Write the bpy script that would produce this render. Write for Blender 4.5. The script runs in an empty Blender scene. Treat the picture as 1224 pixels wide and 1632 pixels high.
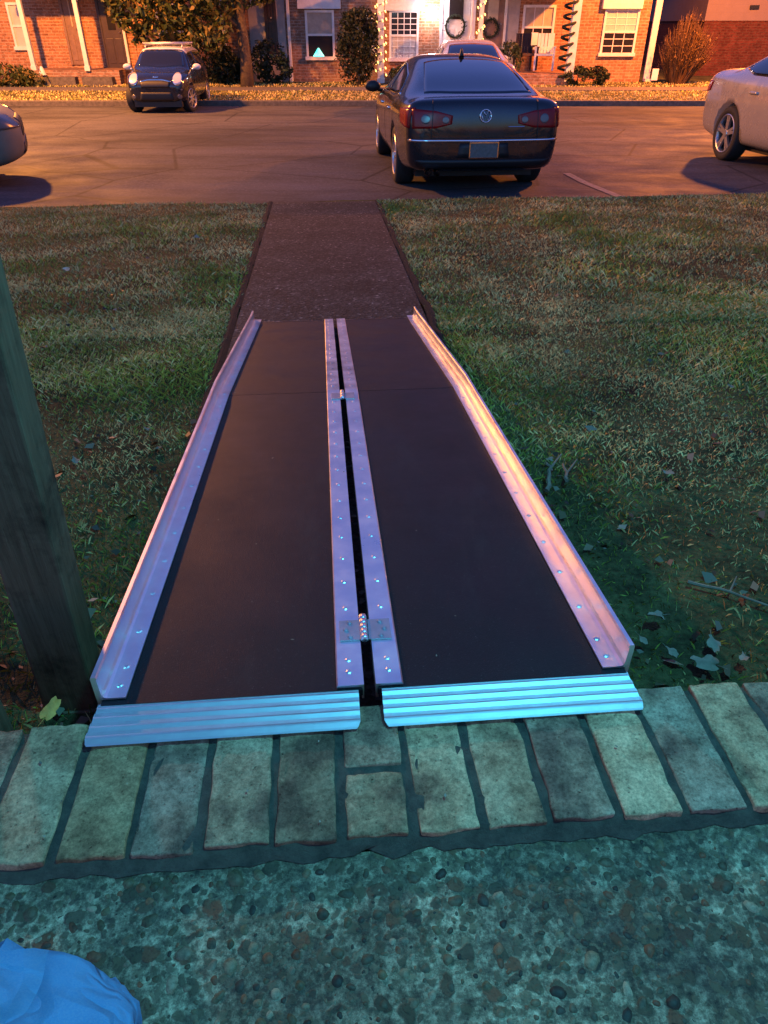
import bpy, bmesh, math, random
import numpy as np
from mathutils import Vector, Matrix, noise
from mathutils.bvhtree import BVHTree
random.seed(7); rng = np.random.default_rng(7)
PI = math.pi; rad = math.radians
sc = bpy.context.scene; COL = sc.collection

# ---------------------------------------------------------------- camera
PITCH = rad(34.5); FPX = 1133.0
cam = bpy.data.objects.new('camera', bpy.data.cameras.new('camera')); COL.objects.link(cam)
cam.data.sensor_fit = 'VERTICAL'; cam.data.sensor_height = 36; cam.data.sensor_width = 27
cam.data.lens = FPX / 1632 * 36
cam.location = (0, 0, .8); cam.rotation_euler = (PI / 2 - PITCH, 0, 0)
cam.data.clip_start = .02; cam.data.clip_end = 800
cam.data.dof.use_dof = False
sc.camera = cam
sc.render.resolution_x = 768; sc.render.resolution_y = 1024
# ---------------------------------------------------------------- dusk sky
w = bpy.data.worlds.new('World'); sc.world = w; w.use_nodes = True
nt = w.node_tree; nt.nodes.clear()
sky = nt.nodes.new('ShaderNodeTexSky'); sky.sky_type = 'NISHITA'; sky.sun_disc = False
sky.sun_elevation = rad(-2.0); sky.sun_rotation = rad(200); sky.air_density = 1.2; sky.ozone_density = 4.0
tint = nt.nodes.new('ShaderNodeMix'); tint.data_type = 'RGBA'; tint.blend_type = 'MULTIPLY'
tint.inputs[0].default_value = 1; tint.inputs[7].default_value = (1.0, 1.0, .86, 1)
bg = nt.nodes.new('ShaderNodeBackground'); bg.inputs[1].default_value = SKY = 3.1
ow = nt.nodes.new('ShaderNodeOutputWorld')
nt.links.new(sky.outputs[0], tint.inputs[6]); nt.links.new(tint.outputs[2], bg.inputs[0]); nt.links.new(bg.outputs[0], ow.inputs[0])
vs = sc.view_settings; vs.view_transform = 'Standard'; vs.look = 'None'; vs.gamma = 1; vs.exposure = 1.0
sc.display_settings.display_device = 'sRGB'

# ---------------------------------------------------------------- lamps of the street (out of frame) and of the porch
def point(name, loc, e, col, r=.15):
    l = bpy.data.lights.new(name, 'POINT'); l.energy = e; l.color = col; l.shadow_soft_size = r
    o = bpy.data.objects.new(name, l); COL.objects.link(o); o.location = loc; return o
ORANGE = (1, .33, .05)
la = point('sodium_light_a', (-9.8, 18.6, 5.5), 1, ORANGE, .2)
la.data.type = 'SPOT'; la.data.energy = 6700; la.data.spot_size = rad(152.5); la.data.spot_blend = .09
la.rotation_euler = (0, 0, 0)                          # cut-off luminaire pointing straight down
lb = point('sodium_light_b', (9.8, 23.4, 4.9), 1, (1, .26, .03), .2)
lb.data.type = 'SPOT'; lb.data.energy = 5600; lb.data.spot_size = rad(156); lb.data.spot_blend = .09
lb.rotation_euler = (0, 0, 0)
point('porch_light_glow', (.60, .72, 1.95), 68, (.08, .66, .92), .05)

# ---------------------------------------------------------------- frames
TH = rad(4.7); CT, ST = math.cos(TH), math.sin(TH)
def N(x, y, z=0): return Vector((x * CT - y * ST, x * ST + y * CT, z))    # porch / ramp / near kerb frame
NM = Matrix.Rotation(TH, 4, 'Z')
cP, sP = math.cos(PITCH), math.sin(PITCH)
def W(px, py, Y=28.0):                                                     # photo point on the upright plane at distance Y
    u = (px - 612) / FPX; v = (816 - py) / FPX; t = Y / (cP + v * sP)
    return u * t, .8 + t * (-sP + v * cP)
def lerpk(keys, t):
    if t <= keys[0][0]: return keys[0][1]
    for (a, b), (c, d) in zip(keys, keys[1:]):
        if t <= c:
            k = (t - a) / (c - a); return b + (d - b) * k
    return keys[-1][1]
LAWN = [(.6, -.29), (1.2, -.31), (3.4, -.39), (6.9, -.53), (7.2, -.54)]
LOT = [(5.5, -.60), (6.9, -.64), (9.1, -.75), (11.8, -.80), (19.7, -.96), (21.35, -.985), (40, -1.0)]
def lawn_z(x, y):                                                          # near-frame x, y
    return lerpk(LAWN, y) + .02 * noise.noise(Vector((x * .9, y * .9, 3))) + .008 * noise.noise(Vector((x * 4, y * 4, 1)))
def lot_z(y): return lerpk(LOT, y)
HB = -.82                                                                  # ground at the houses

# ---------------------------------------------------------------- materials
def mat(name, build=None, base=(.5, .5, .5), rough=.6, metal=0, spec=.5, coat=0, emit=None, es=0, bump=None, alpha=1, trans=0):
    m = bpy.data.materials.new(name); m.use_nodes = True; t = m.node_tree; b = t.nodes['Principled BSDF']
    b.inputs['Base Color'].default_value = (*base, 1); b.inputs['Roughness'].default_value = rough
    b.inputs['Metallic'].default_value = metal; b.inputs['Specular IOR Level'].default_value = spec
    b.inputs['Coat Weight'].default_value = coat; b.inputs['Transmission Weight'].default_value = trans
    if emit: b.inputs['Emission Color'].default_value = (*emit, 1); b.inputs['Emission Strength'].default_value = es
    if build: build(G(t, b))
    return m
class G:
    def __init__(s, t, b): s.t, s.b = t, b; s.tc = t.nodes.new('ShaderNodeTexCoord')
    def n(s, typ, **kw):
        o = s.t.nodes.new('ShaderNode' + typ)
        for k, v in kw.items(): setattr(o, k, v)
        return o
    def l(s, a, b): s.t.links.new(a, b)
    def co(s, scale=(1, 1, 1), src='Object', rot=(0, 0, 0), loc=(0, 0, 0)):
        m = s.n('Mapping'); m.inputs['Scale'].default_value = scale; m.inputs['Rotation'].default_value = rot; m.inputs['Location'].default_value = loc
        s.l(s.tc.outputs[src], m.inputs[0]); return m.outputs[0]
    def noise(s, scale, detail=4, rough=.6, vec=None, dist=0):
        o = s.n('TexNoise'); o.inputs['Scale'].default_value = scale; o.inputs['Detail'].default_value = detail
        o.inputs['Roughness'].default_value = rough; o.inputs['Distortion'].default_value = dist
        s.l(vec if vec else s.tc.outputs['Object'], o.inputs['Vector']); return o.outputs['Fac']
    def vor(s, scale, feat='F1', vec=None, rnd=1):
        o = s.n('TexVoronoi', feature=feat); o.inputs['Scale'].default_value = scale; o.inputs['Randomness'].default_value = rnd
        s.l(vec if vec else s.tc.outputs['Object'], o.inputs['Vector']); return o
    def ramp(s, fac, stops, interp='LINEAR'):
        o = s.n('ValToRGB'); o.color_ramp.interpolation = interp; e = o.color_ramp.elements
        for i, (p, c) in enumerate(stops):
            c = (c, c, c) if isinstance(c, (int, float)) else c
            x = e[i] if i < 2 else e.new(p)
            x.position = p; x.color = (*c, 1)
        s.l(fac, o.inputs[0]); return o.outputs[0]
    def mix(s, fac, a, b, mode='MIX'):
        o = s.n('Mix', data_type='RGBA', blend_type=mode)
        for i, v in ((0, fac), (6, a), (7, b)):
            if isinstance(v, (int, float)): o.inputs[i].default_value = v if i == 0 else (v, v, v, 1)
            elif isinstance(v, tuple): o.inputs[i].default_value = (*v, 1)
            else: s.l(v, o.inputs[i])
        return o.outputs[2]
    def math(s, op, a, b=0):
        o = s.n('Math', operation=op)
        for i, v in enumerate((a, b)):
            if isinstance(v, (int, float)): o.inputs[i].default_value = v
            else: s.l(v, o.inputs[i])
        return o.outputs[0]
    def bump(s, h, strength=.5, dist=.01):
        o = s.n('Bump'); o.inputs['Strength'].default_value = strength; o.inputs['Distance'].default_value = dist
        s.l(h, o.inputs['Height']); s.l(o.outputs[0], s.b.inputs['Normal'])
    def color(s, c): s.l(c, s.b.inputs['Base Color'])
    def rough(s, c): s.l(c, s.b.inputs['Roughness'])

def m_floor(g):                                    # exposed aggregate: pebbles sunk in pale cement
    warp = g.n('VectorMath', operation='ADD'); nz = g.n('TexNoise'); nz.inputs['Scale'].default_value = 38; nz.inputs['Detail'].default_value = 5
    g.l(g.tc.outputs['Object'], nz.inputs['Vector']); sc_ = g.n('VectorMath', operation='SCALE'); sc_.inputs['Scale'].default_value = .026
    g.l(nz.outputs['Color'], sc_.inputs[0]); g.l(g.tc.outputs['Object'], warp.inputs[0]); g.l(sc_.outputs[0], warp.inputs[1])
    v1 = g.vor(40, vec=warp.outputs[0]); v2 = g.vor(84, vec=warp.outputs[0]); v3 = g.vor(210, vec=warp.outputs[0])
    p1 = g.ramp(v1.outputs['Distance'], [(.36, 1), (.44, 0)]); p2 = g.ramp(v2.outputs['Distance'], [(.34, 1), (.46, 0)])
    sel = g.ramp(v1.outputs['Color'], [(.40, 0), (.5, 1)]); sel2 = g.ramp(v2.outputs['Color'], [(.25, 0), (.4, 1)])
    P1 = g.math('MULTIPLY', p1, sel); P2 = g.math('MULTIPLY', p2, sel2)
    fr1 = g.math('FRACT', g.math('MULTIPLY', v1.outputs['Color'], 7.3)); fr2 = g.math('FRACT', g.math('MULTIPLY', v2.outputs['Color'], 5.1))
    c1 = g.ramp(fr1, [(0, (.035, .032, .025)), (.3, (.12, .105, .075)), (.6, (.065, .06, .045)), (.8, (.17, .075, .045)), (1, (.10, .095, .07))])
    c2 = g.ramp(fr2, [(0, (.045, .042, .032)), (.5, (.14, .13, .095)), (.8, (.07, .063, .05)), (1, (.24, .22, .18))])
    cem = g.ramp(g.noise(75, 7, .8), [(.34, (.045, .045, .036)), (.47, (.17, .165, .14)), (.57, (.40, .39, .35)), (.70, (.75, .74, .70))])
    lit = g.ramp(g.noise(7, 6, .7, vec=g.co(loc=(2, 5, 0))), [(.40, .45), (.62, 1.15)])  # random paler and darker patches of the cement itself
    cem = g.mix(1, cem, lit, 'MULTIPLY')
    c = g.mix(g.math('MULTIPLY', P2, .85), cem, c2); c = g.mix(g.math('MULTIPLY', P1, .92), c, c1)
    c = g.mix(.6, c, g.ramp(v3.outputs['Distance'], [(.1, .4), (.4, 1.1)]), 'MULTIPLY')
    g.color(g.mix(1, c, g.ramp(g.noise(3.4, 5, .7), [(.35, (.7, .60, .38)), (.62, (1.45, 1.2, .76))]), 'MULTIPLY'))
    h = g.math('ADD', g.math('MULTIPLY', P1, .5), g.math('ADD', g.math('MULTIPLY', P2, .3), g.math('MULTIPLY', g.noise(160, 6, .75), .8)))
    g.bump(h, .8, .004); g.rough(g.ramp(g.noise(30), [(.3, .5), (.7, .9)]))
def m_brick_tan(g):
    a = g.n('Attribute', attribute_name='tint')
    n1 = g.mix(1, g.ramp(g.noise(34, 8, .8), [(.34, .42), (.58, 1.12)]), g.ramp(g.noise(210, 5, .8), [(.36, .62), (.6, 1.15)]), 'MULTIPLY')
    n2 = g.ramp(g.noise(9, 4, .6, vec=g.co(loc=(3, 1, 0))), [(.38, (.48, .38, .34)), (.48, (.95, .78, .64)), (.60, (1.2, 1.08, .92))])
    pits = g.ramp(g.noise(130, 4, .6), [(.29, .35), (.36, 1)])
    pits2 = g.ramp(g.vor(85).outputs['Distance'], [(.06, .4), (.16, 1)])
    c = g.mix(1, a.outputs['Color'], n1, 'MULTIPLY'); c = g.mix(1, c, n2, 'MULTIPLY'); c = g.mix(1, c, pits, 'MULTIPLY'); g.color(g.mix(.7, c, pits2, 'MULTIPLY'))
    g.bump(g.math('ADD', g.math('MULTIPLY', g.noise(90, 6, .8), .8), g.math('ADD', g.math('MULTIPLY', pits2, .5), g.math('MULTIPLY', pits, .35))), .8, .0035)
def m_mortar(g):
    g.color(g.ramp(g.noise(40, 6, .7), [(.3, (.055, .052, .036)), (.7, (.17, .155, .105))])); g.bump(g.noise(190, 7, .85), 1, .006)
def m_grip(g):
    sp = g.ramp(g.noise(420, 2, .5), [(.66, 0), (.74, 1)])
    dust = g.ramp(g.noise(3.5, 5, .7, vec=g.co(scale=(1, .6, 1))), [(.35, (.006, .0065, .008)), (.7, (.011, .012, .014))])
    sc2 = g.ramp(g.noise(2.4, 7, .75, vec=g.co(scale=(3, .7, 1), rot=(0, 0, .5), loc=(4, 0, 0))), [(.56, 0), (.70, .35)])
    dust = g.mix(sc2, dust, (.035, .034, .033)); g.color(g.mix(sp, dust, (.07, .07, .07))); g.bump(g.noise(650, 2, .6), .6, .0012)
    g.rough(g.ramp(g.noise(6, 4), [(.3, .42), (.7, .56)]))
def m_alu(g):
    st = g.noise(1, 5, .7, vec=g.co(scale=(260, 3, 260)))
    sm = g.noise(14, 5, .65)
    g.rough(g.ramp(sm, [(.3, .27), (.7, .46)])); g.bump(st, .12, .0006)
    g.color(g.ramp(sm, [(.3, (.80, .78, .79)), (.6, (.92, .91, .92))]))
def m_asphalt(sc1, lo, hi, patch=True):
    def f(g):
        n = g.noise(sc1, 5, .75); c = g.ramp(n, [(.3, lo), (.7, hi)])
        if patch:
            b = g.ramp(g.noise(.45, 8, .72, vec=g.co(scale=(.5, 1.7, 1))), [(.38, .42), (.58, 1.15)])  # random tone patches; their strong contrast partly paints in shadow bands
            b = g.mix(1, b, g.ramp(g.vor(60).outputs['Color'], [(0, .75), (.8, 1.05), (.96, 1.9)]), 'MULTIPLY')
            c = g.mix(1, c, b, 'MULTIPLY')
            cr = g.vor(.42, 'DISTANCE_TO_EDGE', vec=g.co(scale=(1, 1, 1)))
            c = g.mix(1, c, g.ramp(cr.outputs['Distance'], [(.004, .35), (.012, 1)]), 'MULTIPLY')
        g.color(c); g.bump(g.noise(sc1 * 1.5, 3, .7), .6, .006)
        g.rough(g.ramp(g.noise(1.2, 4), [(.35, .72), (.65, .92)])); g.b.inputs['Specular IOR Level'].default_value = .3
    return f
def m_walk(g):
    v = g.vor(85); c = g.ramp(v.outputs['Color'], [(0, (.016, .015, .014)), (.55, (.05, .046, .042)), (.85, (.09, .085, .078)), (.97, (.30, .28, .25))])
    b = g.ramp(g.noise(2.2, 5, .7), [(.35, .6), (.65, 1.1)])
    g.color(g.mix(1, c, b, 'MULTIPLY')); g.bump(v.outputs['Distance'], .8, .006)
def m_soil(g):
    n = g.noise(3, 6, .75); n2 = g.noise(60, 4, .7)
    c = g.ramp(n, [(.32, (.022, .018, .012)), (.5, (.085, .085, .034)), (.68, (.16, .145, .055))])
    g.color(g.mix(1, c, g.ramp(n2, [(.3, .5), (.7, 1.4)]), 'MULTIPLY')); g.bump(n2, .9, .02)
def m_attr(rough=.6, spec=.3):
    def f(g):
        a = g.n('Attribute', attribute_name='tint'); g.color(a.outputs['Color']); g.b.inputs['Roughness'].default_value = rough
        g.b.inputs['Specular IOR Level'].default_value = spec
    return f
def m_brickwall(c1, c2, mort):
    def f(g):
        vec = g.co(scale=(1, 1, 1), rot=(PI / 2, 0, 0)); wv = g.n('TexNoise'); wv.inputs['Scale'].default_value = 6
        g.l(g.tc.outputs['Object'], wv.inputs['Vector'])
        b = g.n('TexBrick'); b.inputs['Scale'].default_value = 1; b.inputs['Brick Width'].default_value = .23; b.inputs['Row Height'].default_value = .085
        b.inputs['Mortar Size'].default_value = .011; b.inputs['Color1'].default_value = (*c1, 1); b.inputs['Color2'].default_value = (*c2, 1); b.inputs['Mortar'].default_value = (*mort, 1)
        g.l(vec, b.inputs['Vector'])
        n = g.ramp(g.noise(3.2, 5, .7), [(.3, .6), (.7, 1.2)]); n3 = g.ramp(g.noise(9, 3, .6, vec=g.co(scale=(1, 1, 3))), [(.36, .45), (.5, 1)])
        g.color(g.mix(.8, g.mix(1, b.outputs['Color'], n, 'MULTIPLY'), n3, 'MULTIPLY')); g.bump(b.outputs['Fac'], -.5, .01)
    return f
def m_siding(c):
    def f(g):
        wv = g.n('TexWave', wave_type='BANDS', bands_direction='Z', wave_profile='SAW'); wv.inputs['Scale'].default_value = 1.3
        g.l(g.tc.outputs['Object'], wv.inputs['Vector']); g.bump(wv.outputs['Fac'], .6, .03)
        g.color(g.mix(g.noise(4, 4), tuple(x * .75 for x in c), c))
    return f
def m_denim(g):
    n = g.noise(14, 5, .65); f_ = g.noise(900, 2, .5)
    rd = lambda sc_, vec=None: g.math('ABSOLUTE', g.math('SUBTRACT', g.noise(sc_, 2, .5, vec=vec, dist=.6), .5))
    r1 = rd(9, g.co(scale=(1, .6, 1), rot=(0, 0, .6))); r2 = rd(22, g.co(scale=(1, .5, 1), rot=(.3, .2, -.5)))
    cr = g.ramp(r1, [(.0, .62), (.06, 1.0), (.14, 1.12)])
    c = g.mix(g.ramp(f_, [(.4, 0), (.7, .3)]), g.ramp(n, [(.3, (.07, .18, .36)), (.7, (.15, .28, .48))]), (.26, .34, .46))
    g.color(c)
    g.bump(g.math('ADD', g.math('MULTIPLY', g.ramp(r1, [(0, 0), (.09, 1)]), 1.0), g.math('ADD', g.math('MULTIPLY', g.ramp(r2, [(0, 0), (.08, 1)]), .35), g.math('MULTIPLY', f_, .04))), .8, .009)
def m_noisy(c, s=8, k=.35, bumpd=.01, bs=.4):
    def f(g):
        g.color(g.ramp(g.noise(s, 5, .65), [(.3, tuple(x * (1 - k) for x in c)), (.7, tuple(min(1, x * (1 + k)) for x in c))])); g.bump(g.noise(s * 4, 4), bs, bumpd)
    return f
def m_post(g):
    gr = g.noise(1, 6, .7, vec=g.co(scale=(90, 90, 5))); n = g.noise(9, 6, .7)
    c = g.ramp(gr, [(.3, (.10, .068, .036)), (.55, (.17, .12, .066)), (.75, (.22, .16, .09))])
    g.color(g.mix(1, c, g.ramp(n, [(.32, .35), (.5, 1)]), 'MULTIPLY')); g.bump(g.math('ADD', gr, g.math('MULTIPLY', n, .6)), .5, .004)
def m_paint(c, fl):
    def f(g):
        v = g.vor(900); g.color(g.mix(g.ramp(v.outputs['Color'], [(.4, 0), (.9, .22)]), c, fl))
        g.rough(g.ramp(g.noise(5, 4), [(.3, .20), (.7, .34)])); g.b.inputs['Coat Roughness'].default_value = .06
    return f

M = {}
M['floor'] = mat('exposed_aggregate', m_floor); M['tanbrick'] = mat('worn_tan_brick', m_brick_tan, rough=.9, spec=.2); M['mortar'] = mat('dark_mortar', m_mortar, rough=.95)
M['grip'] = mat('grit_coating', m_grip, rough=.5, spec=.26); M['alu'] = mat('brushed_aluminium', m_alu, metal=1, rough=.36)
M['alu_lip'] = mat('grooved_aluminium', m_noisy((.90, .91, .93), 25, .05, .0004, .1), metal=1, rough=.48)
M['alu_dull'] = mat('dull_aluminium', m_noisy((.50, .50, .52), 30, .15, .001), metal=1, rough=.5)
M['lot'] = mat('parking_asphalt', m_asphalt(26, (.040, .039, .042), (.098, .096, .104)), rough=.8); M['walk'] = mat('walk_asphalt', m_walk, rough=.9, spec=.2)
M['soil'] = mat('soil', m_soil, rough=1, spec=.1)
def m_pebble(g):
    a = g.n('Attribute', attribute_name='tint'); g.color(g.mix(1, a.outputs['Color'], g.ramp(g.noise(170, 5, .75), [(.32, (.5, .44, .28)), (.6, (1.5, 1.2, .8))]), 'MULTIPLY')); g.bump(g.noise(300, 4), .4, .001)
M['pebble'] = mat('pebble', m_pebble, rough=.6, spec=.35); M['grass'] = mat('grass_blades', m_attr(.6, .25)); M['leafy'] = mat('foliage', m_attr(.55, .3))
M['conc'] = mat('concrete', m_noisy((.12, .105, .09), 12, .4), rough=.9); M['paintline'] = mat('worn_line_paint', m_noisy((.15, .145, .14), 20, .6, .002), rough=.8)
M['brickor'] = mat('orange_brick', m_brickwall((.50, .235, .12), (.34, .145, .075), (.50, .33, .22)), rough=.9, spec=.2)
M['brickdk'] = mat('brown_brick', m_brickwall((.38, .21, .14), (.28, .15, .10), (.38, .30, .24)), rough=.9, spec=.2)
M['brickred'] = mat('red_brick', m_brickwall((.16, .045, .03), (.11, .03, .02), (.14, .07, .05)), rough=.9, spec=.2)
M['stucco'] = mat('pale_render', m_noisy((.42, .38, .36), 5, .12), rough=.9); M['siding'] = mat('lap_siding', m_siding((.30, .22, .20)), rough=.8)
M['white'] = mat('white_trim', m_noisy((.72, .70, .68), 6, .1, .002, .1), rough=.55); M['door'] = mat('brown_door', m_noisy((.22, .13, .09), 8, .2, .002), rough=.5)
M['doordk'] = mat('dark_door', m_noisy((.05, .028, .024), 8, .2, .002), rough=.4); M['roof'] = mat('shingles', m_noisy((.06, .05, .05), 6, .4), rough=.95)
M['pane'] = mat('window_glass', base=(.02, .02, .025), rough=.08, spec=.6); M['blind'] = mat('window_blind', m_noisy((.50, .47, .44), 5, .1), rough=.8)
M['curtain'] = mat('warm_curtain', m_noisy((.45, .36, .28), 5, .15), rough=.8)
M['post'] = mat('porch_post_paint', m_post, rough=.7, spec=.3); M['denim'] = mat('denim', m_denim, rough=.9, spec=.2)
M['skin'] = mat('skin', base=(.42, .26, .19), rough=.5)
M['shirt'] = mat('dark_cotton', m_noisy((.05, .05, .06), 20, .2, .002), rough=.9)
M['bark'] = mat('bark', m_noisy((.10, .07, .045), 14, .4, .02, .8), rough=.95); M['twig'] = mat('dry_twig', m_noisy((.20, .16, .11), 40, .3, .003), rough=.9)
M['rubber'] = mat('tyre_rubber', m_noisy((.018, .018, .018), 30, .2, .002), rough=.8); M['black'] = mat('black_plastic', base=(.012, .012, .013), rough=.5)
M['rim'] = mat('alloy_rim', base=(.55, .55, .56), rough=.3, metal=.85); M['rimdk'] = mat('rim_shadow', base=(.02, .02, .02), rough=.7)
M['chrome'] = mat('chrome', base=(.75, .75, .77), rough=.12, metal=1)
M['glass'] = mat('car_glass', base=(.010, .011, .014), rough=.05, spec=.9, coat=.6)
M['p_dark'] = mat('dark_metallic_paint', m_paint((.020, .022, .026), (.06, .06, .065)), metal=.55, rough=.25, coat=1)
M['p_mini'] = mat('black_paint', m_paint((.010, .010, .016), (.03, .03, .04)), metal=.3, rough=.25, coat=1)
M['p_white'] = mat('white_paint', m_paint((.62, .60, .60), (.75, .73, .73)), rough=.3, coat=1)
M['p_silver'] = mat('silver_paint', m_paint((.52, .48, .42), (.66, .62, .55)), metal=.45, rough=.32, coat=1)
M['p_grey'] = mat('grey_paint', m_noisy((.20, .18, .14), 6, .12, .001, .05), rough=.6)
M['redlens'] = mat('red_lens', base=(.24, .006, .008), rough=.25, spec=.4); M['clearlens'] = mat('clear_lens', base=(.16, .15, .15), rough=.25, metal=.3)
M['headlens'] = mat('headlamp_lens', base=(.72, .70, .70), rough=.22, metal=.4, coat=1)
M['plate'] = mat('number_plate', m_noisy((.10, .11, .11), 40, .3, .002), rough=.5); M['seat_light'] = mat('pale_sunshade', m_noisy((.30, .30, .34), 4, .2), rough=.8)
M['bulb'] = mat('warm_bulb', emit=(1, .50, .10), es=2.6); M['lampglass'] = mat('lit_lamp_glass', emit=(1, .85, .86), es=22)
M['teal'] = mat('lit_teal_shade', emit=(.03, .75, .62), es=1.3); M['signw'] = mat('white_sign', m_noisy((.75, .77, .8), 10, .08, .001), rough=.5)
M['screen'] = mat('lit_screen', emit=(.55, .62, .75), es=.5); M['cloth'] = mat('dark_cloth', m_noisy((.05, .03, .03), 10, .3), rough=.9)
M['garland'] = mat('garland', m_noisy((.018, .03, .018), 30, .4, .02, .9), rough=.9); M['leafdry'] = mat('dry_leaf', m_noisy((.24, .20, .14), 25, .3, .004), rough=.8)
M['yleaf'] = mat('orange_leaf', m_noisy((.62, .30, .05), 30, .4, .003), rough=.7)
M['litter'] = mat('pale_litter', m_noisy((.7, .55, .4), 10, .1, .001), rough=.5)

# ---------------------------------------------------------------- object helpers
def link(name, me, m=None, parent=None, smooth=False):
    o = bpy.data.objects.new(name, me); COL.objects.link(o)
    for x in (m if isinstance(m, (list, tuple)) else [m]):
        if x is not None: me.materials.append(M[x] if isinstance(x, str) else x)
    if smooth: me.polygons.foreach_set('use_smooth', [True] * len(me.polygons))
    if parent is not None: o.parent = parent
    return o
def obj(name, bm, m, parent=None, smooth=False):
    me = bpy.data.meshes.new(name); bm.normal_update(); bm.to_mesh(me); bm.free(); return link(name, me, m, parent, smooth)
def tag(o, label, cat, group=None):
    o['label'] = label; o['category'] = cat
    if group: o['group'] = group
    return o
def kind(o, k): o['kind'] = k; return o
def thing(name, label, cat, loc=(0, 0, 0), rz=0, group=None):
    o = bpy.data.objects.new(name, None); COL.objects.link(o); o.location = loc; o.rotation_euler = (0, 0, rz); o.empty_display_size = .1
    return tag(o, label, cat, group)
def box(bm, x0, x1, y0, y1, z0, z1, bev=0, mtx=None):
    r = bmesh.ops.create_cube(bm, size=1); vsx = r['verts']
    for v in vsx: v.co = Vector(((x0 + x1) / 2 + v.co.x * (x1 - x0), (y0 + y1) / 2 + v.co.y * (y1 - y0), (z0 + z1) / 2 + v.co.z * (z1 - z0)))
    if bev:
        es = list({e for v in vsx for e in v.link_edges}); r2 = bmesh.ops.bevel(bm, geom=es, offset=bev, segments=2, affect='EDGES', profile=.6)
        vsx = list({v for f in r2['faces'] for v in f.verts} | {v for v in vsx if v.is_valid})
    if mtx is not None: bmesh.ops.transform(bm, matrix=mtx, verts=vsx)
    return vsx
def bx(*a, **k):
    bm = bmesh.new(); box(bm, *a, **k); return bm
def tube(bm, pts, r, seg=8, cap=True):
    pts = [Vector(p) for p in pts]; rs = r if isinstance(r, (list, tuple)) else [r] * len(pts); rings = []
    for i, p in enumerate(pts):
        d = (pts[min(i + 1, len(pts) - 1)] - pts[max(i - 1, 0)]).normalized()
        a = d.cross(Vector((0, 0, 1))) if abs(d.z) < .95 else d.cross(Vector((0, 1, 0))); a.normalize(); b = d.cross(a)
        rings.append([bm.verts.new(p + (a * math.cos(t) + b * math.sin(t)) * rs[i]) for t in [2 * PI * k / seg for k in range(seg)]])
    for A, B in zip(rings, rings[1:]):
        for k in range(seg): bm.faces.new((A[k], A[(k + 1) % seg], B[(k + 1) % seg], B[k]))
    if cap: bm.faces.new(rings[0][::-1]); bm.faces.new(rings[-1])
def lathe(bm, prof, seg=24, axis='X', mtx=None):            # prof: (r, h)
    rings = []
    for r, h in prof:
        ring = []
        for k in range(seg):
            t = 2 * PI * k / seg; c, s = r * math.cos(t), r * math.sin(t)
            p = Vector((h, c, s)) if axis == 'X' else Vector((c, s, h))
            ring.append(bm.verts.new(mtx @ p if mtx is not None else p))
        rings.append(ring)
    for A, B in zip(rings, rings[1:]):
        for k in range(seg): bm.faces.new((A[k], A[(k + 1) % seg], B[(k + 1) % seg], B[k]))
def dome(bm, c, r, h, up=Vector((0, 0, 1)), seg=8):
    z = up.normalized(); x = z.cross(Vector((0, 1, 0))).normalized() if abs(z.y) < .9 else z.cross(Vector((1, 0, 0))).normalized(); y = z.cross(x)
    prev = None
    for rr, hh in ((1, 0), (.92, .45), (.6, .85)):
        ring = [bm.verts.new(c + (x * math.cos(t) + y * math.sin(t)) * r * rr + z * h * hh) for t in [2 * PI * k / seg for k in range(seg)]]
        if prev:
            for k in range(seg): bm.faces.new((prev[k], prev[(k + 1) % seg], ring[(k + 1) % seg], ring[k]))
        prev = ring
    bm.faces.new(prev)
def mesh_np(name, verts, faces, nper, colors=None, m=None, parent=None):
    me = bpy.data.meshes.new(name); nv = len(verts); nf = len(faces)
    me.vertices.add(nv); me.vertices.foreach_set('co', np.asarray(verts, np.float32).ravel())
    me.loops.add(nf * nper); me.loops.foreach_set('vertex_index', np.asarray(faces, np.int32).ravel())
    me.polygons.add(nf); me.polygons.foreach_set('loop_start', np.arange(nf, dtype=np.int32) * nper)
    me.update(calc_edges=True)
    if colors is not None:
        at = me.color_attributes.new('tint', 'FLOAT_COLOR', 'POINT'); at.data.foreach_set('color', np.asarray(colors, np.float32).ravel())
    return link(name, me, m, parent)

# ================================================================ SETTING
def sheet(name, xs, ys, zf, m, frame=None, kd='structure'):
    bm = bmesh.new(); g = []
    for y in ys:
        g.append([bm.verts.new(frame(x, y, zf(x, y)) if frame else (x, y, zf(x, y))) for x in xs])
    for a, b in zip(g, g[1:]):
        for i in range(len(xs) - 1): bm.faces.new((a[i], a[i + 1], b[i + 1], b[i]))
    o = obj(name, bm, m, None, True); return kind(o, kd) if kd else o
lin = lambda a, b, n: [a + (b - a) * i / (n - 1) for i in range(n)]
sheet('ground', [-300, -60, -20, 20, 60, 300], [-200, -40, 0, 40, 80, 400], lambda x, y: -1.25, 'soil')
sheet('lawn', lin(-9, 11, 101), lin(.3, 6.93, 60), lawn_z, 'soil', N)
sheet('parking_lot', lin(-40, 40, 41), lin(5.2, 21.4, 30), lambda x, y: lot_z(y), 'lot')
sheet('far_lawn', lin(-40, 40, 81), lin(21.5, 60, 60), lambda x, y: -.865 + .045 * min(1, (y - 21.5) / 6) + .03 * noise.noise(Vector((x * .5, y * .5, 0))) * (1 if y < 27 else 0), 'soil')
kb = bmesh.new(); box(kb, -40, 40, 21.34, 21.52, -1.1, -.86, .02); kind(obj('far_kerb', kb, 'conc'), 'structure')
kb = bmesh.new(); box(kb, -40, 40, 24.3, 25.5, -1.0, -.815, .01); kind(obj('sidewalk', kb, 'conc'), 'structure')
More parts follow.
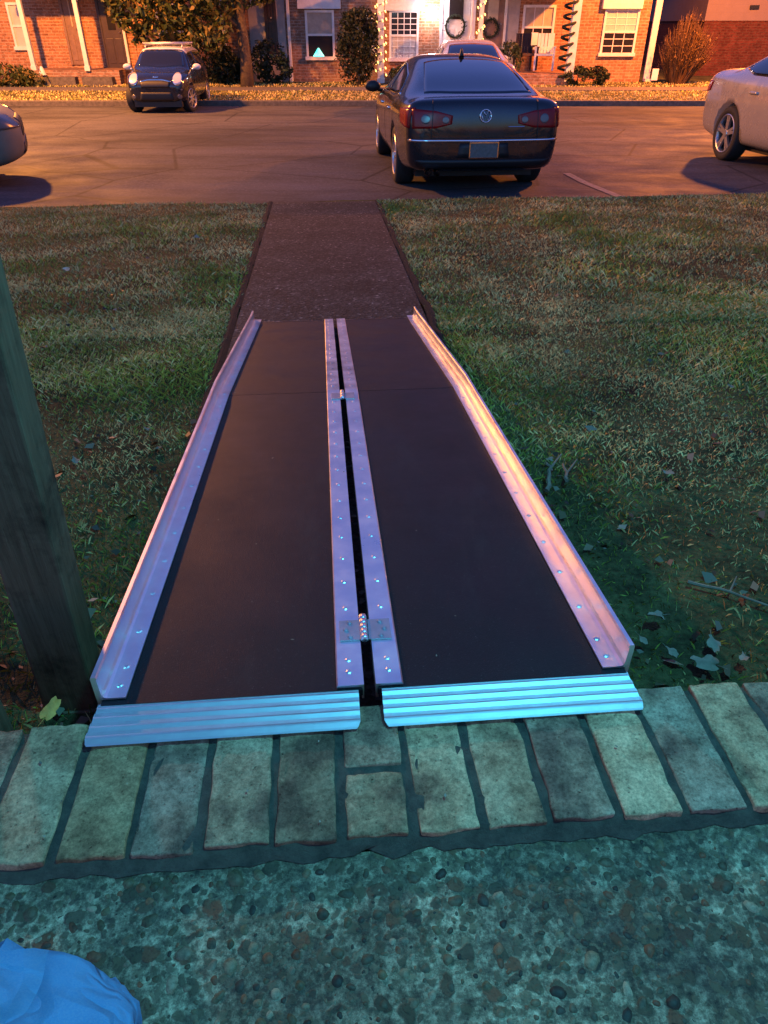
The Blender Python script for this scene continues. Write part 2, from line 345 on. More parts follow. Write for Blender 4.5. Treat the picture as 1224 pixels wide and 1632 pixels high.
# asphalt walk, trenched edges left and right
def walk_z(x, y): return lerpk([(2.8, -.382), (3.4, -.395), (6.9, -.53), (7.15, -.60)], y) + .004
sheet('walkway', lin(-.43, .48, 12), lin(.75, 7.05, 60), lambda x, y: lerpk(LAWN, y) + (.012 if y < 6.9 else -.04), 'walk', N)
for i, (xe, sg) in enumerate(((-.455, -1), (.505, 1))):
    bm = bmesh.new(); pr = None
    for k in range(160):
        y = .8 + k * .0385; wv = .018 * noise.noise(Vector((y * 3, i * 9, 0))) + .012 * noise.noise(Vector((y * 11, i * 9, 4)))
        z = lerpk(LAWN, y)
        a = [bm.verts.new(N(xe - .022 + wv, y, z + .004)), bm.verts.new(N(xe + wv * .5, y, z + .016 + wv * .3)), bm.verts.new(N(xe + .022 + wv, y, z + .006))]
        if pr:
            for q in range(2): bm.faces.new((pr[q], pr[q + 1], a[q + 1], a[q]))
        pr = a
    kind(obj('soil_edge', bm, mat('dark_soil', m_noisy((.010, .008, .006), 40, .5, .02, .9), rough=1), None), 'structure')
# near kerb of the lot: worn concrete edge line
kb = bmesh.new(); box(kb, -9, 11, 6.9, 7.0, -.9, -.575, .015); bmesh.ops.transform(kb, matrix=NM, verts=kb.verts); kind(obj('near_kerb', kb, 'walk'), 'structure')
# bay lines
bm = bmesh.new()
for x0 in (3.05,):
    a = [N(x0, 7.3), N(x0 + .10, 7.3), N(x0 + .10, 9.6), N(x0, 9.6)]
    n = 10
    for k in range(n):
        q = [a[0].lerp(a[3], k / n), a[1].lerp(a[2], k / n), a[1].lerp(a[2], (k + 1) / n), a[0].lerp(a[3], (k + 1) / n)]
        bm.faces.new([bm.verts.new((v.x, v.y, lot_z(v.y) + .006)) for v in q])
kind(obj('bay_line', bm, 'paintline'), 'structure')

# porch: aggregate slab and brick edging
pf = bmesh.new(); box(pf, -2.2, 2.4, -2.0, .474, -.35, -.022); bmesh.ops.transform(pf, matrix=NM, verts=pf.verts)
kind(obj('porch_floor', pf, 'floor'), 'structure')
# the larger pebbles that stand proud of the cement
tb = bmesh.new(); bmesh.ops.create_icosphere(tb, subdivisions=2, radius=1); bv = np.array([v.co[:] for v in tb.verts]); bf = np.array([[v.index for v in f.verts] for f in tb.faces]); tb.free()
r_ = random.Random(12); cells = {}; V = []; F = []; Cc = []; nv = 0
PC = [(.10, .09, .065), (.14, .12, .09), (.085, .078, .06), (.16, .145, .115), (.17, .085, .055), (.10, .09, .06), (.24, .22, .19), (.045, .04, .035)]
for t_ in range(26000):
    x, y = r_.uniform(-.75, .95), r_.uniform(.02, .462); R0 = r_.choice([.0028, .0035, .0045, .0045, .006, .0075, .0095]) * r_.uniform(.85, 1.2)
    if t_ < 900: R0 = r_.uniform(.006, .0115)
    cx_, cy_ = int(x / .024), int(y / .024)
    if any(math.hypot(x - a, y - b) < (R0 + q) * .94 for i_ in (-1, 0, 1) for j_ in (-1, 0, 1) for a, b, q in cells.get((cx_ + i_, cy_ + j_), ())): continue
    if noise.noise(Vector((x * 7, y * 7, 4))) < -.28: continue
    cells.setdefault((cx_, cy_), []).append((x, y, R0))
    a = r_.uniform(0, PI); e = r_.uniform(.62, .95); hz = r_.uniform(.35, .6); sd = Vector((x * 50, y * 50, 0)); M_ = np.array([[math.cos(a), -math.sin(a), 0], [math.sin(a), math.cos(a), 0], [0, 0, 1]])
    w_ = 1 + .16 * np.sin(bv @ np.array([2.1, 1.3, .7]) + t_) + .10 * np.sin(bv @ np.array([-3.3, 2.7, 1.1]) + 2 * t_)
    P_ = (bv * w_[:, None] * np.array([R0, R0 * e, R0 * hz])) @ M_.T; p_ = N(x, y, -.0222 - R0 * hz * r_.uniform(.38, .86)); V.append(P_ + np.array(p_)); F.append(bf + nv); nv += len(bv)
    c = r_.choice(PC); g_ = r_.uniform(.6, 1.25); Cc.append(np.tile([c[0] * g_, c[1] * g_, c[2] * g_, 1], (len(bv), 1)))
pb_ = mesh_np('aggregate_pebbles', np.concatenate(V), np.concatenate(F), 3, np.concatenate(Cc), 'pebble'); pb_.data.polygons.foreach_set('use_smooth', [True] * len(pb_.data.polygons))
kind(tag(pb_, 'small brown and grey pebbles set into the concrete porch floor', 'pebbles'), 'stuff')
edging = thing('brick_edging', 'row of worn tan bricks edging the concrete porch', 'brick edging', N(0, .58, 0))
EI = Matrix.Translation(-edging.location)
bm = bmesh.new(); cols = []
cl = bm.verts.layers.float_color.new('tint')
pal = [(.58, .42, .26), (.46, .35, .23), (.60, .43, .27), (.42, .32, .23), (.52, .39, .27), (.38, .30, .22), (.60, .41, .23), (.50, .39, .28)]
x = -1.80; i = 0
while x < 2.1:
    wd = .0745 + random.uniform(-.003, .004); split = abs(x - .006) < .045
    rot = Matrix.Translation(N(x + wd / 2, .58, 0)) @ Matrix.Rotation(TH + rad(random.uniform(-.9, .9)), 4, 'Z')
    segs = [(-.096, .0), (.012, .098)] if split else [(-.098 + random.uniform(-.003, .004), .098)]
    if split: segs = [(-.097, -.012), (.000, .098)]
    for (a, b) in segs:
        c = random.choice(pal); k = random.uniform(.75, 1.1)
        t = bmesh.new(); box(t, -wd / 2, wd / 2, a, b, -.09, random.uniform(-.003, .0015), .0025)
        bmesh.ops.subdivide_edges(t, edges=[e for e in t.edges if e.calc_length() > .03], cuts=9, use_grid_fill=True)
        for v in t.verts:
            q = v.co + Vector((i * 3.1, 0, 0)); v.co += Vector((noise.noise(q * 30), noise.noise(q * 30 + Vector((9, 0, 0))), .55 * noise.noise(q * 45 + Vector((0, 9, 0))))) * .0032
            ed = max(abs(v.co.x) / (wd / 2), 0 if v.co.z < -.01 else 0)
            if v.co.z > -.02 and (abs(v.co.x) > wd / 2 - .009 or abs(v.co.y - (a + b) / 2) > (b - a) / 2 - .01):
                v.co.z -= max(0, noise.noise(q * 60 + Vector((5, 5, 5)))) * .007
        n0 = len(bm.verts); me = bpy.data.meshes.new('t'); t.to_mesh(me); t.free(); bm.from_mesh(me); bpy.data.meshes.remove(me); bm.verts.ensure_lookup_table()
        cl = bm.verts.layers.float_color['tint']
        for v in bm.verts[n0:]:
            v.co = EI @ rot @ v.co; v[cl] = (c[0] * k, c[1] * k, c[2] * k, 1)
    x += wd + random.uniform(.009, .013); i += 1
obj('bricks', bm, 'tanbrick', edging, True)
bm = bmesh.new(); n = 260; pr = None
for k in range(n):
    X = -1.85 + 4.0 * k / (n - 1); j = lambda s, a=.004: a * noise.noise(Vector((X * 28, s, 0)))
    row = [N(X, .468 + j(1, .016), -.0215 + .001), N(X, .477 + j(2, .008), -.013 + j(5)), N(X, .486, -.0055 + j(3)), N(X, .53, -.0045 + j(4)), N(X, .62, -.0045 + j(7)), N(X, .674, -.009 + j(8)), N(X, .681 + j(9), -.10), N(X, .684, -.4)]
    row = [bm.verts.new(EI @ p) for p in row]
    if pr:
        for q in range(len(row) - 1): bm.faces.new((pr[q], row[q], row[q + 1], pr[q + 1]))
    pr = row
obj('mortar', bm, 'mortar', edging, True)

# ================================================================ RAMP (one folding wheelchair ramp)
RX, HW = .037, .378
PROF = [(.690, .020), (2.005, -.128), (3.262, -.345)]
def rz_(y): return lerpk(PROF, y) if y < PROF[-1][0] else PROF[-1][1]
ramp = thing('wheelchair_ramp', 'folding aluminium wheelchair ramp with black grit surface running down from the porch', 'ramp', N(RX, .69, 0))
RI = Matrix.Translation(-ramp.location)
def RP(x, y, dz=0): return RI @ N(RX + x, y, rz_(y) + dz)
def strip(prof, y0, y1, bm=None, n=None, closed=True):      # extrude an x/dz outline along the ramp
    bm = bm or bmesh.new(); ys = [y0] + ([PROF[1][0]] if y0 < PROF[1][0] - .01 and y1 > PROF[1][0] + .01 else []) + [y1]; pr = None
    full = []
    for a, b in zip(ys, ys[1:]): full += lin(a, b, 14)[:-1]
    full.append(ys[-1])
    for y in full:
        r = [bm.verts.new(RP(x, y, dz)) for x, dz in prof]
        if pr:
            for k in range(len(prof) if closed else len(prof) - 1): bm.faces.new((pr[k], r[k], r[(k + 1) % len(prof)], pr[(k + 1) % len(prof)]))
        elif closed: bm.faces.new(r[::-1])
        pr = r
    if closed: bm.faces.new(pr)
    return bm
for (xa, xb) in ((-HW + .003, -.0105), (.0105, HW - .003)):
    for (ya, yb) in ((.69, 2.0035), (2.0065, 3.262)):
        p = obj('deck_panel', strip([(xa, 0), (xb, 0), (xb, -.012), (xa, -.012)], ya, yb), 'grip', ramp)
for sg in (-1, 1):
    f = lambda pts: [(sg * x, z) for x, z in (pts if sg > 0 else pts[::-1])]
    bm = strip(f([(HW - .036, .0015), (HW - .036, .0045), (HW - .010, .0048), (HW - .006, .007), (HW - .004, .012), (HW - .0035, .041), (HW - .005, .044), (HW - .003, .0465), (HW + .003, .0465), (HW + .004, .044), (HW + .004, -.028), (HW - .002, -.028), (HW - .002, .0015)][::-1]), .700, 3.285)
    y = .745; ys = [.725, .765]
    while y < 3.2:
        y += .105; ys.append(y)
    for yy in ys: dome(bm, RP(sg * (HW - .022), yy, .0046), .0050, .0019)
    bmesh.ops.recalc_face_normals(bm, faces=bm.faces); o = obj('side_rail', bm, 'alu', ramp)
for sg in (-1, 1):
    f = [(sg * .0085, .0015), (sg * .0085, .0065), (sg * .0455, .0065), (sg * .0475, .0045), (sg * .0475, .0015), (sg * .012, .0013), (sg * .012, -.022), (sg * .0085, -.022)]
    bm = strip(f, .6935, 3.262); y = .80; ys = [.722, .748]
    while y < 3.2:
        y += .078; ys.append(y)
    for yy in ys: dome(bm, RP(sg * .029, yy, .0064), .0048, .0018)
    bmesh.ops.recalc_face_normals(bm, faces=bm.faces); obj('centre_strip', bm, 'alu', ramp)
for (ya, yb, hw_) in ((.792, .842, .040), (1.915, 1.968, .034)):
    bm = bmesh.new()
    for sg in (-1, 1):
        zt = .0068; th = .0022
        q = [RP(sg * .005, ya, zt), RP(sg * hw_, ya, zt), RP(sg * hw_, yb, zt), RP(sg * .005, yb, zt)]
        up = Vector((0, 0, th)); lo = [bm.verts.new(v) for v in q]; hi = [bm.verts.new(v + up) for v in q]
        bm.faces.new(hi); bm.faces.new(lo[::-1])
        for k in range(4): bm.faces.new((lo[k], lo[(k + 1) % 4], hi[(k + 1) % 4], hi[k]))
        if hw_ > .035:
            for kx, ky in ((.024, .15), (.030, .5), (.024, .85)): dome(bm, RP(sg * kx, ya + (yb - ya) * ky, zt + th), .0042, .0032)
    bmesh.ops.recalc_face_normals(bm, faces=bm.faces); h = obj('hinge', bm, 'alu_dull', ramp)
    bm = bmesh.new(); k = 5 if hw_ > .035 else 3
    for s_ in range(k):
        a = ya - .004 + (yb - ya + .012) * s_ / k; b = ya - .004 + (yb - ya + .012) * (s_ + .96) / k
        tube(bm, [RP(-.002, a, .0115), RP(-.002, a + .001, .0115), RP(-.002, b - .001, .0115), RP(-.002, b, .0115)], [.0045, .0058, .0058, .0045], 12)
    obj('knuckle', bm, 'alu', h, True)
for (xa, xb, sk) in ((-.389, -.0165, 1), (.0165, .385, 2)):
    prof = [(.634, .0052), (.6365, .0066), (.6440, .0080)]
    for b in range(4):
        s = .646 + b * .0135; prof += [(s, .0092 + b * .0028), (s + .001, .0108 + b * .0028), (s + .0062, .0112 + b * .0028), (s + .0072, .0096 + b * .0028)]
    bm = bmesh.new(); pr = None; n = 24
    for (y, z) in prof:
        ins = .0 if y > .64 else (.64 - y) * .9
        t = (y - .634) / .066
        l_, r_ = xa + ins, xb - ins
        if sk == 1: l_ += .012 * t
        else: r_ -= .010 * t
        r = [bm.verts.new(RI @ N(RX + l_ + (r_ - l_) * k / n, y, z)) for k in range(n + 1)]
        if pr:
            for k in range(n): bm.faces.new((pr[k], pr[k + 1], r[k + 1], r[k]))
        pr = r
    g = bmesh.ops.solidify(bm, geom=bm.faces[:], thickness=.003)
    bmesh.ops.recalc_face_normals(bm, faces=bm.faces); obj('lip_plate', bm, 'alu_lip', ramp)
# thin ground plate at the foot
bm = bmesh.new(); z = lerpk(LAWN, 3.3) + .014
vs_ = [RI @ N(RX - HW + .02, 3.255, -.342), RI @ N(RX + HW - .02, 3.255, -.342), RI @ N(RX + HW - .02, 3.285, -.352), RI @ N(RX - HW + .02, 3.285, -.352)]
bm.faces.new([bm.verts.new(v) for v in vs_]); bmesh.ops.solidify(bm, geom=bm.faces[:], thickness=.003); obj('foot_plate', bm, 'alu', ramp)
# the ground under the near half is kept clear of the ramp by its side frames
# ================================================================ NEAR PORCH THINGS
post = thing('porch_post', 'square dark porch post standing left of the ramp', 'post', (-.618, .965, -.34), TH)
bm = bmesh.new(); box(bm, -.050, .050, -.038, .038, 0, 2.75, .005)
bmesh.ops.subdivide_edges(bm, edges=[e for e in bm.edges if e.calc_length() > 1], cuts=30)
for v in bm.verts: v.co.x += .0022 * noise.noise(v.co * 2.3); v.co.x += .05 * v.co.z
obj('shaft', bm, 'post', post)
obj('foot_block', bx(-.056, .056, -.044, .044, -.06, .03, bev=.004), 'post', post)
post2 = thing('porch_post', 'dark post whose foot just enters at the lower left edge above the bricks', 'post', N(-.565, .735, -.34), TH)
obj('shaft', bx(-.045, .045, -.04, .04, 0, 2.75, bev=.005), 'post', post2)

# person squatting on the porch, only the left knee reaches into view
person = thing('person', 'person in light blue jeans squatting at the left edge of the porch', 'person', (-.12, -.30, -.022))
sk = {'pel': (-.02, -.50, .30, .13), 'lh': (-.10, -.46, .30, .10), 'lt': (-.145, -.10, .37, .090), 'lk0': (-.182, .094, .405, .080), 'lk': (-.200, .142, .35, .076), 'ls': (-.22, .07, .20, .058), 'la': (-.30, -.04, .06, .042), 'lf': (-.31, .03, .028, .036),
      'rh': (.10, -.48, .30, .10), 'rt': (.16, -.26, .20, .082), 'rk': (.20, -.06, .06, .064), 'rs': (.20, -.32, .05, .05), 'ra': (.20, -.50, .045, .035),
      'w': (-.02, -.52, .42, .13), 'ch': (-.01, -.48, .62, .145), 'nk': (0, -.42, .80, .06)}
ed = [('pel', 'lh'), ('lh', 'lt'), ('lt', 'lk0'), ('lk0', 'lk'), ('lk', 'ls'), ('ls', 'la'), ('la', 'lf'), ('pel', 'rh'), ('rh', 'rt'), ('rt', 'rk'), ('rk', 'rs'), ('rs', 'ra'), ('pel', 'w'), ('w', 'ch'), ('ch', 'nk')]
ks = list(sk); me = bpy.data.meshes.new('body'); me.from_pydata([(sk[k][0] + .12, sk[k][1] + .30, sk[k][2] + .022) for k in ks], [(ks.index(a), ks.index(b)) for a, b in ed], [])
body = link('body', me, None, person)
md = body.modifiers.new('s', 'SKIN'); md.use_smooth_shade = True
for i, k in enumerate(ks): me.skin_vertices[0].data[i].radius = (sk[k][3], sk[k][3])
me.skin_vertices[0].data[0].use_root = True
md = body.modifiers.new('d', 'SUBSURF'); md.levels = md.render_levels = 4
dg = bpy.context.evaluated_depsgraph_get(); m2 = bpy.data.meshes.new_from_object(body.evaluated_get(dg)); body.modifiers.clear(); body.data = m2
m2.materials.clear(); m2.materials.append(M['denim']); m2.materials.append(M['shirt']); m2.name = 'body'
for v in m2.vertices:
    p = v.co.copy(); q = p + Vector((4, 2, 7))
    r1 = 1 - abs(noise.noise(Vector((q.x * 11 + q.y * 7, q.y * 10 - q.x * 5, q.z * 13)))) * 2.2; r2 = 1 - abs(noise.noise(Vector((q.x * 24, q.y * 17 + q.x * 14, q.z * 26 + 3)))) * 2.5
    fold = max(0, r1) ** 2 * .015 + max(0, r2) ** 2 * .007 + noise.noise(q * 8) * .008 - .010
    v.co = p + v.normal * fold
m2.update()
for p in m2.polygons:
    p.material_index = 1 if p.center.z > .44 and p.center.y < 0 else 0; p.use_smooth = True

def twig(name, pts, r, label):
    o = thing(name, label, 'twig', N(*pts[0])); bm = bmesh.new(); b0 = o.location.copy(); P = [N(*p) - b0 for p in pts]
    Q = []
    for a, b in zip(P, P[1:]):
        for k in range(4): Q.append(a.lerp(b, k / 4) + Vector((random.uniform(-1, 1), random.uniform(-1, 1), random.uniform(0, 1))) * r * .8)
    Q.append(P[-1]); tube(bm, Q, [r * (1 - .6 * i / len(Q)) for i in range(len(Q))], 6); m_ = Q[len(Q) // 2]
    tube(bm, [m_, m_ + Vector((r * 7, r * 10, r * 2))], [r * .6, r * .3], 5)
    ob = obj('stem', bm, 'twig', o); return o
def lz(x, y, d=.01): return (x, y, lawn_z(x, y) + d)
twig('fallen_twig', [lz(.82, 1.235, .02), lz(.90, 1.18, .025), lz(1.02, 1.09, .02)], .0045, 'long dark twig lying on bare ground right of the ramp')
twig('fallen_twig', [lz(.605, 1.66, .03), lz(.63, 1.73, .05), lz(.64, 1.80, .04)], .007, 'short pale stick leaning beside the right rail of the ramp')
twig('fallen_twig', [lz(.675, 1.70, .03), lz(.69, 1.80, .035)], .006, 'short upright looking stick just right of the leaning one')

def leaf_bm(s, lobes=5):
    bm = bmesh.new(); n = 22; c = bm.verts.new((0, 0, .12 * s)); rim = []
    for k in range(n):
        t = 2 * PI * k / n; r = s * (.42 + .34 * abs(math.cos(lobes * t / 2)) ** .7) * (1 + .25 * math.cos(t)) * random.uniform(.85, 1.1)
        rim.append(bm.verts.new((r * math.cos(t), r * .62 * math.sin(t), s * (.10 + .22 * math.sin(2 * t) * random.uniform(.4, 1.2)))))
    for k in range(n): bm.faces.new((c, rim[k], rim[(k + 1) % n]))
    tube(bm, [(-s * .4, 0, .1 * s), (-s * .95, s * .05, .14 * s)], [s * .03, s * .015], 4); return bm
leaves = [(.69, 1.10, .038, 'curled grey leaf beside the right rail near its end'), (.63, 1.04, .020, 'small leaf tucked against the outside of the right rail'), (.676, 1.00, .022, 'narrow pale leaf standing on the soil between the rail end and the bricks'),
          (.775, 1.015, .030, 'star shaped pale leaf near the brick edging at the right'), (.74, .955, .042, 'long brown grey leaf lying along the brick edging'), (.82, .965, .024, 'small leaf right of the star shaped one'),
          (.984, 1.735, .028, 'whitish curled leaf alone on the grass right of the ramp'), (1.50, 2.35, .022, 'pale leaf on the grass near the right edge'), (.655, 1.83, .026, 'light leaf lying above the two short sticks'),
          (-.61, 2.15, .022, 'bluish leaf near the left rail of the ramp'), (-.79, 1.96, .024, 'pale leaf on the grass left of the ramp'), (-1.2, 3.0, .022, 'small tan leaf on the left lawn'), (-.47, 1.28, .026, 'tan curled leaf by the left rail near the porch post')]
for (x, y, s, lb) in leaves:
    o = obj('dry_leaf', leaf_bm(s), 'leafdry', None, True); o.location = N(*lz(x, y, .035)); o.rotation_euler = (random.uniform(-.4, .4), random.uniform(-.4, .4), random.uniform(0, 6)); tag(o, lb, 'leaf', 'dry leaves on the lawn')
o = obj('yellow_leaf', leaf_bm(.024, 3), 'yleaf', None, True); o.location = N(-.412, .695, .008); o.rotation_euler = (.5, -.3, 1.2); tag(o, 'crumpled orange yellow leaf on the brick edge at the left', 'leaf')
o = obj('litter_scrap', leaf_bm(.030, 3), 'litter'); o.location = N(*lz(-1.50, 4.34, .05)); o.rotation_euler = (.9, .2, 1); tag(o, 'bright scrap of paper lying on the left lawn', 'litter')

# ---------------------------------------------------------------- grass (uncountable)
def blades(name, n, region, hgt, wid, zf, frame, dens=None, seed=1, dry=.4):
    r = np.random.default_rng(seed); V = []; Cc = []
    cand = n * 3; xs = r.uniform(region[0], region[1], cand); ys = region[2] + (region[3] - region[2]) * r.random(cand) ** 1.35
    out = 0
    for x, y in zip(xs, ys):
        if out >= n: break
        if dens and r.random() > dens(x, y): continue
        z = zf(x, y); p = Vector((x, y, 0)); nn = noise.noise(Vector((x * 1.3, y * 1.3, 5))); n2 = noise.noise(Vector((x * 5, y * 5, 9)))
        k = .55 + .9 * max(0, .5 + nn * .7 + n2 * .5)
        h = hgt * k * r.uniform(.5, 1.3); a = r.uniform(0, 2 * PI); ln = h * r.uniform(.3, 1.6); wd = wid * r.uniform(.6, 1.3)
        if r.random() < .12: h *= .25; ln = hgt * r.uniform(.8, 1.8)
        dx, dy = math.cos(a), math.sin(a); b = r.uniform(0, 2 * PI); ex, ey = math.cos(b) * wd / 2, math.sin(b) * wd / 2
        q = [(x - ex, y - ey, z - .004), (x + ex, y + ey, z - .004), (x + dx * ln * .45 + ex * .8, y + dy * ln * .45 + ey * .8, z + h * .65), (x + dx * ln, y + dy * ln, z + h)]
        if frame: q = [(u * CT - v_ * ST, u * ST + v_ * CT, w_) for u, v_, w_ in q]
        V += q
        n3 = noise.noise(Vector((x * 2.3, y * 2.3, 21))); dr = r.random() < dry + .15 + .5 * n2 - .6 * nn + .5 * n3; g = r.uniform(.5, 1.3) * (1 + .5 * n3)
        c = (.66 * g, .52 * g, .20 * g, 1) if dr else ((.34 + .08 * max(0, nn)) * g, (.36 + .05 * nn) * g, .06 * g, 1)
        Cc += [c] * 4; out += 1
    F = np.arange(out * 4, dtype=np.int32).reshape(out, 4)
    return kind(tag(mesh_np(name, V, F, 4, Cc, 'grass'), *GL), 'stuff')
def dens_near(x, y):
    if -.462 < x < .512 or (y < 3.3 and -.47 < x < .53): return 0
    d = .55 + .8 * noise.noise(Vector((x * 1.1, y * 1.1, 2))) + .5 * noise.noise(Vector((x * 3.5, y * 3.5, 8)))
    near = min(1, max(0, (y - .95) / 1.6)); return max(.03, min(1, d + .45)) * (.16 + .84 * near)
GL = ('short patchy winter grass on the lawns beside the ramp', 'grass')
blades('grass', 110000, (-2.4, 2.6, .74, 3.6), .015, .0022, lawn_z, True, dens_near, 1)
blades('grass', 140000, (-4.2, 5.2, 3.2, 6.9), .019, .0040, lawn_z, True, dens_near, 2, .5)
GL = ('yellowed grass on the strip in front of the houses', 'grass')
blades('grass', 30000, (-17, 17, 21.5, 27.6), .035, .03, lambda x, y: -.86 + .045 * min(1, (y - 21.5) / 6), False, lambda x, y: 0 if 24.25 < y < 25.55 else 1, 3, .75)
# leaf litter and crumbs in the bare soil near the porch
V = []; Cc = []
for k in range(750):
    sd = random.random() < .5
    x = random.uniform(.5, 1.9) if sd else random.uniform(-1.4, -.42); y = .74 + random.random() ** 1.6 * (1.4 if k % 3 else 5)
    s = random.choice([.005, .008, .012, .02]) * random.uniform(.6, 1.2); z = lawn_z(x, y) + random.uniform(.003, .02); a = random.uniform(0, 6.3)
    c, s_ = math.cos(a) * s, math.sin(a) * s; t = random.uniform(-.6, .6) * s
    for (u, v_, w_) in ((c, s_, t), (-s_ * .5, c * .5, -t), (-c, -s_, t * .5), (s_ * .5, -c * .5, t)):
        p = N(x + u, y + v_, z + w_ + .004); V.append(p[:])
    g = random.uniform(.4, 1.4); Cc += [random.choice([(.16 * g, .12 * g, .07 * g, 1), (.20 * g, .17 * g, .12 * g, 1), (.05 * g, .035 * g, .02 * g, 1)])] * 4
for k in range(46):                                                        # a few crumbs blown onto the ramp and the bricks
    if k < 34: u = random.uniform(-.33, .33); y = random.uniform(.75, 3.2); c_ = N(RX + u, y, rz_(y) + .0025 + (.005 if abs(u) < .05 else 0))
    else: c_ = N(random.uniform(-.5, .6), random.uniform(.5, .62), .004)
    s = random.uniform(.0012, .0038); a = random.uniform(0, 6.3)
    for t_ in range(4): V.append((c_ + Vector((math.cos(a + t_ * PI / 2) * s * (1 if t_ % 2 else .5), math.sin(a + t_ * PI / 2) * s * (1 if t_ % 2 else .5), random.uniform(0, .0015))))[:])
    g = random.uniform(.5, 1.3); Cc += [(.30 * g, .26 * g, .19 * g, 1)] * 4
kind(tag(mesh_np('leaf_litter', V, np.arange(len(V)).reshape(-1, 4), 4, Cc, 'grass'), 'broken dry leaf bits scattered over the soil and grass', 'leaf litter'), 'stuff')

# ================================================================ CARS
def body_loft(S):
    bm = bmesh.new(); pr = None; ys = S['ys']
    for y in ys:
        w_, zb, z0, T, wt = [lerpk(S[k], y) for k in ('w', 'zb', 'z0', 'T', 'wt')]
        zm = z0 + (zb - z0) * .55; T = max(T, zb + .012); wt = min(wt, w_ - .05)
        cr = min(.06, (T - zb) * .45)
        half = [(0, z0), (w_ * .55, z0), (w_ * .88, z0 + .01), (w_ * .975, z0 + .10), (w_ * 1.0, zm), (w_ * .992, zb - .07), (w_ * .955, zb), ((w_ * .95 + wt) / 2 + .012, zb + (T - cr - zb) * .5), (wt, T - cr), (wt - .09, T - cr * .30), (wt * .5, T - cr * .05), (0, T)]
        full = [(-x, z) for x, z in half[-2:0:-1]]
        r = [bm.verts.new((x, y, z)) for x, z in half + full]
        if pr:
            for k in range(len(r)): bm.faces.new((pr[k], pr[(k + 1) % len(r)], r[(k + 1) % len(r)], r[k]))
        else: bm.faces.new(r)
        pr = r
    bm.faces.new(pr[::-1]); bmesh.ops.recalc_face_normals(bm, faces=bm.faces)
    me = bpy.data.meshes.new('body'); bm.to_mesh(me); bm.free(); o = link('tmp', me)
    md = o.modifiers.new('s', 'SUBSURF'); md.levels = md.render_levels = 2
    dg = bpy.context.evaluated_depsgraph_get(); m1 = bpy.data.meshes.new_from_object(o.evaluated_get(dg)); full_bvh = BVHTree.FromPolygons([v.co.copy() for v in m1.vertices], [list(p.vertices) for p in m1.polygons])
    o.modifiers.clear(); o.data = m1
    cb = bmesh.new()
    for ya in S['ax']:
        for sg in (-1, 1):
            lathe(cb, [(.001, 0), (S['arch'], 0), (S['arch'], .42), (.001, .42)], 40, 'X', Matrix.Translation((sg * (S['wmax'] + .06) - (.42 if sg > 0 else 0), ya, S['r'] + .01)))
    bmesh.ops.remove_doubles(cb, verts=cb.verts, dist=.002); bmesh.ops.recalc_face_normals(cb, faces=cb.faces)
    cme = bpy.data.meshes.new('c'); cb.to_mesh(cme); cb.free(); co = link('cut', cme)
    md = o.modifiers.new('b', 'BOOLEAN'); md.operation = 'DIFFERENCE'; md.object = co; md.solver = 'EXACT'
    dg = bpy.context.evaluated_depsgraph_get(); m3 = bpy.data.meshes.new_from_object(o.evaluated_get(dg))
    bpy.data.objects.remove(o); bpy.data.objects.remove(co); m3.name = 'body'; m3.materials.clear()
    return m3, full_bvh
def patch(bvh, A, B, ax, off=.004, n=14, m=8, th=.0):
    """quad grid between the curves A and B (2-D), projected on the body along axis ax ('x+','x-','y-','y+','z')"""
    def samp(c, t):
        L = [0]
        for p, q in zip(c, c[1:]): L.append(L[-1] + math.dist(p, q))
        t *= L[-1]
        for i in range(len(c) - 1):
            if t <= L[i + 1] + 1e-9:
                k = (t - L[i]) / max(1e-9, L[i + 1] - L[i]); return (c[i][0] + (c[i + 1][0] - c[i][0]) * k, c[i][1] + (c[i + 1][1] - c[i][1]) * k)
        return c[-1]
    bm = bmesh.new(); g = []
    for j in range(m + 1):
        row = []
        for i in range(n + 1):
            a, b = samp(A, i / n), samp(B, i / n); u, v = a[0] + (b[0] - a[0]) * j / m, a[1] + (b[1] - a[1]) * j / m
            o, d = {'x+': (Vector((3, u, v)), Vector((-1, 0, 0))), 'x-': (Vector((-3, u, v)), Vector((1, 0, 0))), 'y-': (Vector((u, -4, v)), Vector((0, 1, 0))), 'y+': (Vector((u, 4, v)), Vector((0, -1, 0))), 'z': (Vector((u, v, 4)), Vector((0, 0, -1)))}[ax]
            hit, nr, _, _ = bvh.ray_cast(o, d)
            if hit is None: hit, nr, _, _ = bvh.find_nearest(Vector((u, v, 0)) if ax == 'z' else (Vector((0, u, v)) if ax[0] == 'x' else Vector((u, 0, v))))
            if nr.dot(d) > 0: nr = -nr
            row.append((hit + nr * off, hit - nr * .003))
        g.append(row)
    G_ = [[bm.verts.new(p[0]) for p in r] for r in g]
    for j in range(m):
        for i in range(n): bm.faces.new((G_[j][i], G_[j][i + 1], G_[j + 1][i + 1], G_[j + 1][i]))
    edge = [(0, i) for i in range(n)] + [(j, n) for j in range(m)] + [(m, i) for i in range(n, 0, -1)] + [(j, 0) for j in range(m, 0, -1)]
    lo = [bm.verts.new(g[j][i][1]) for j, i in edge]
    for k in range(len(edge)):
        j, i = edge[k]; j2, i2 = edge[(k + 1) % len(edge)]; bm.faces.new((G_[j][i], lo[k], lo[(k + 1) % len(edge)], G_[j2][i2]))
    bmesh.ops.recalc_face_normals(bm, faces=bm.faces); return bm
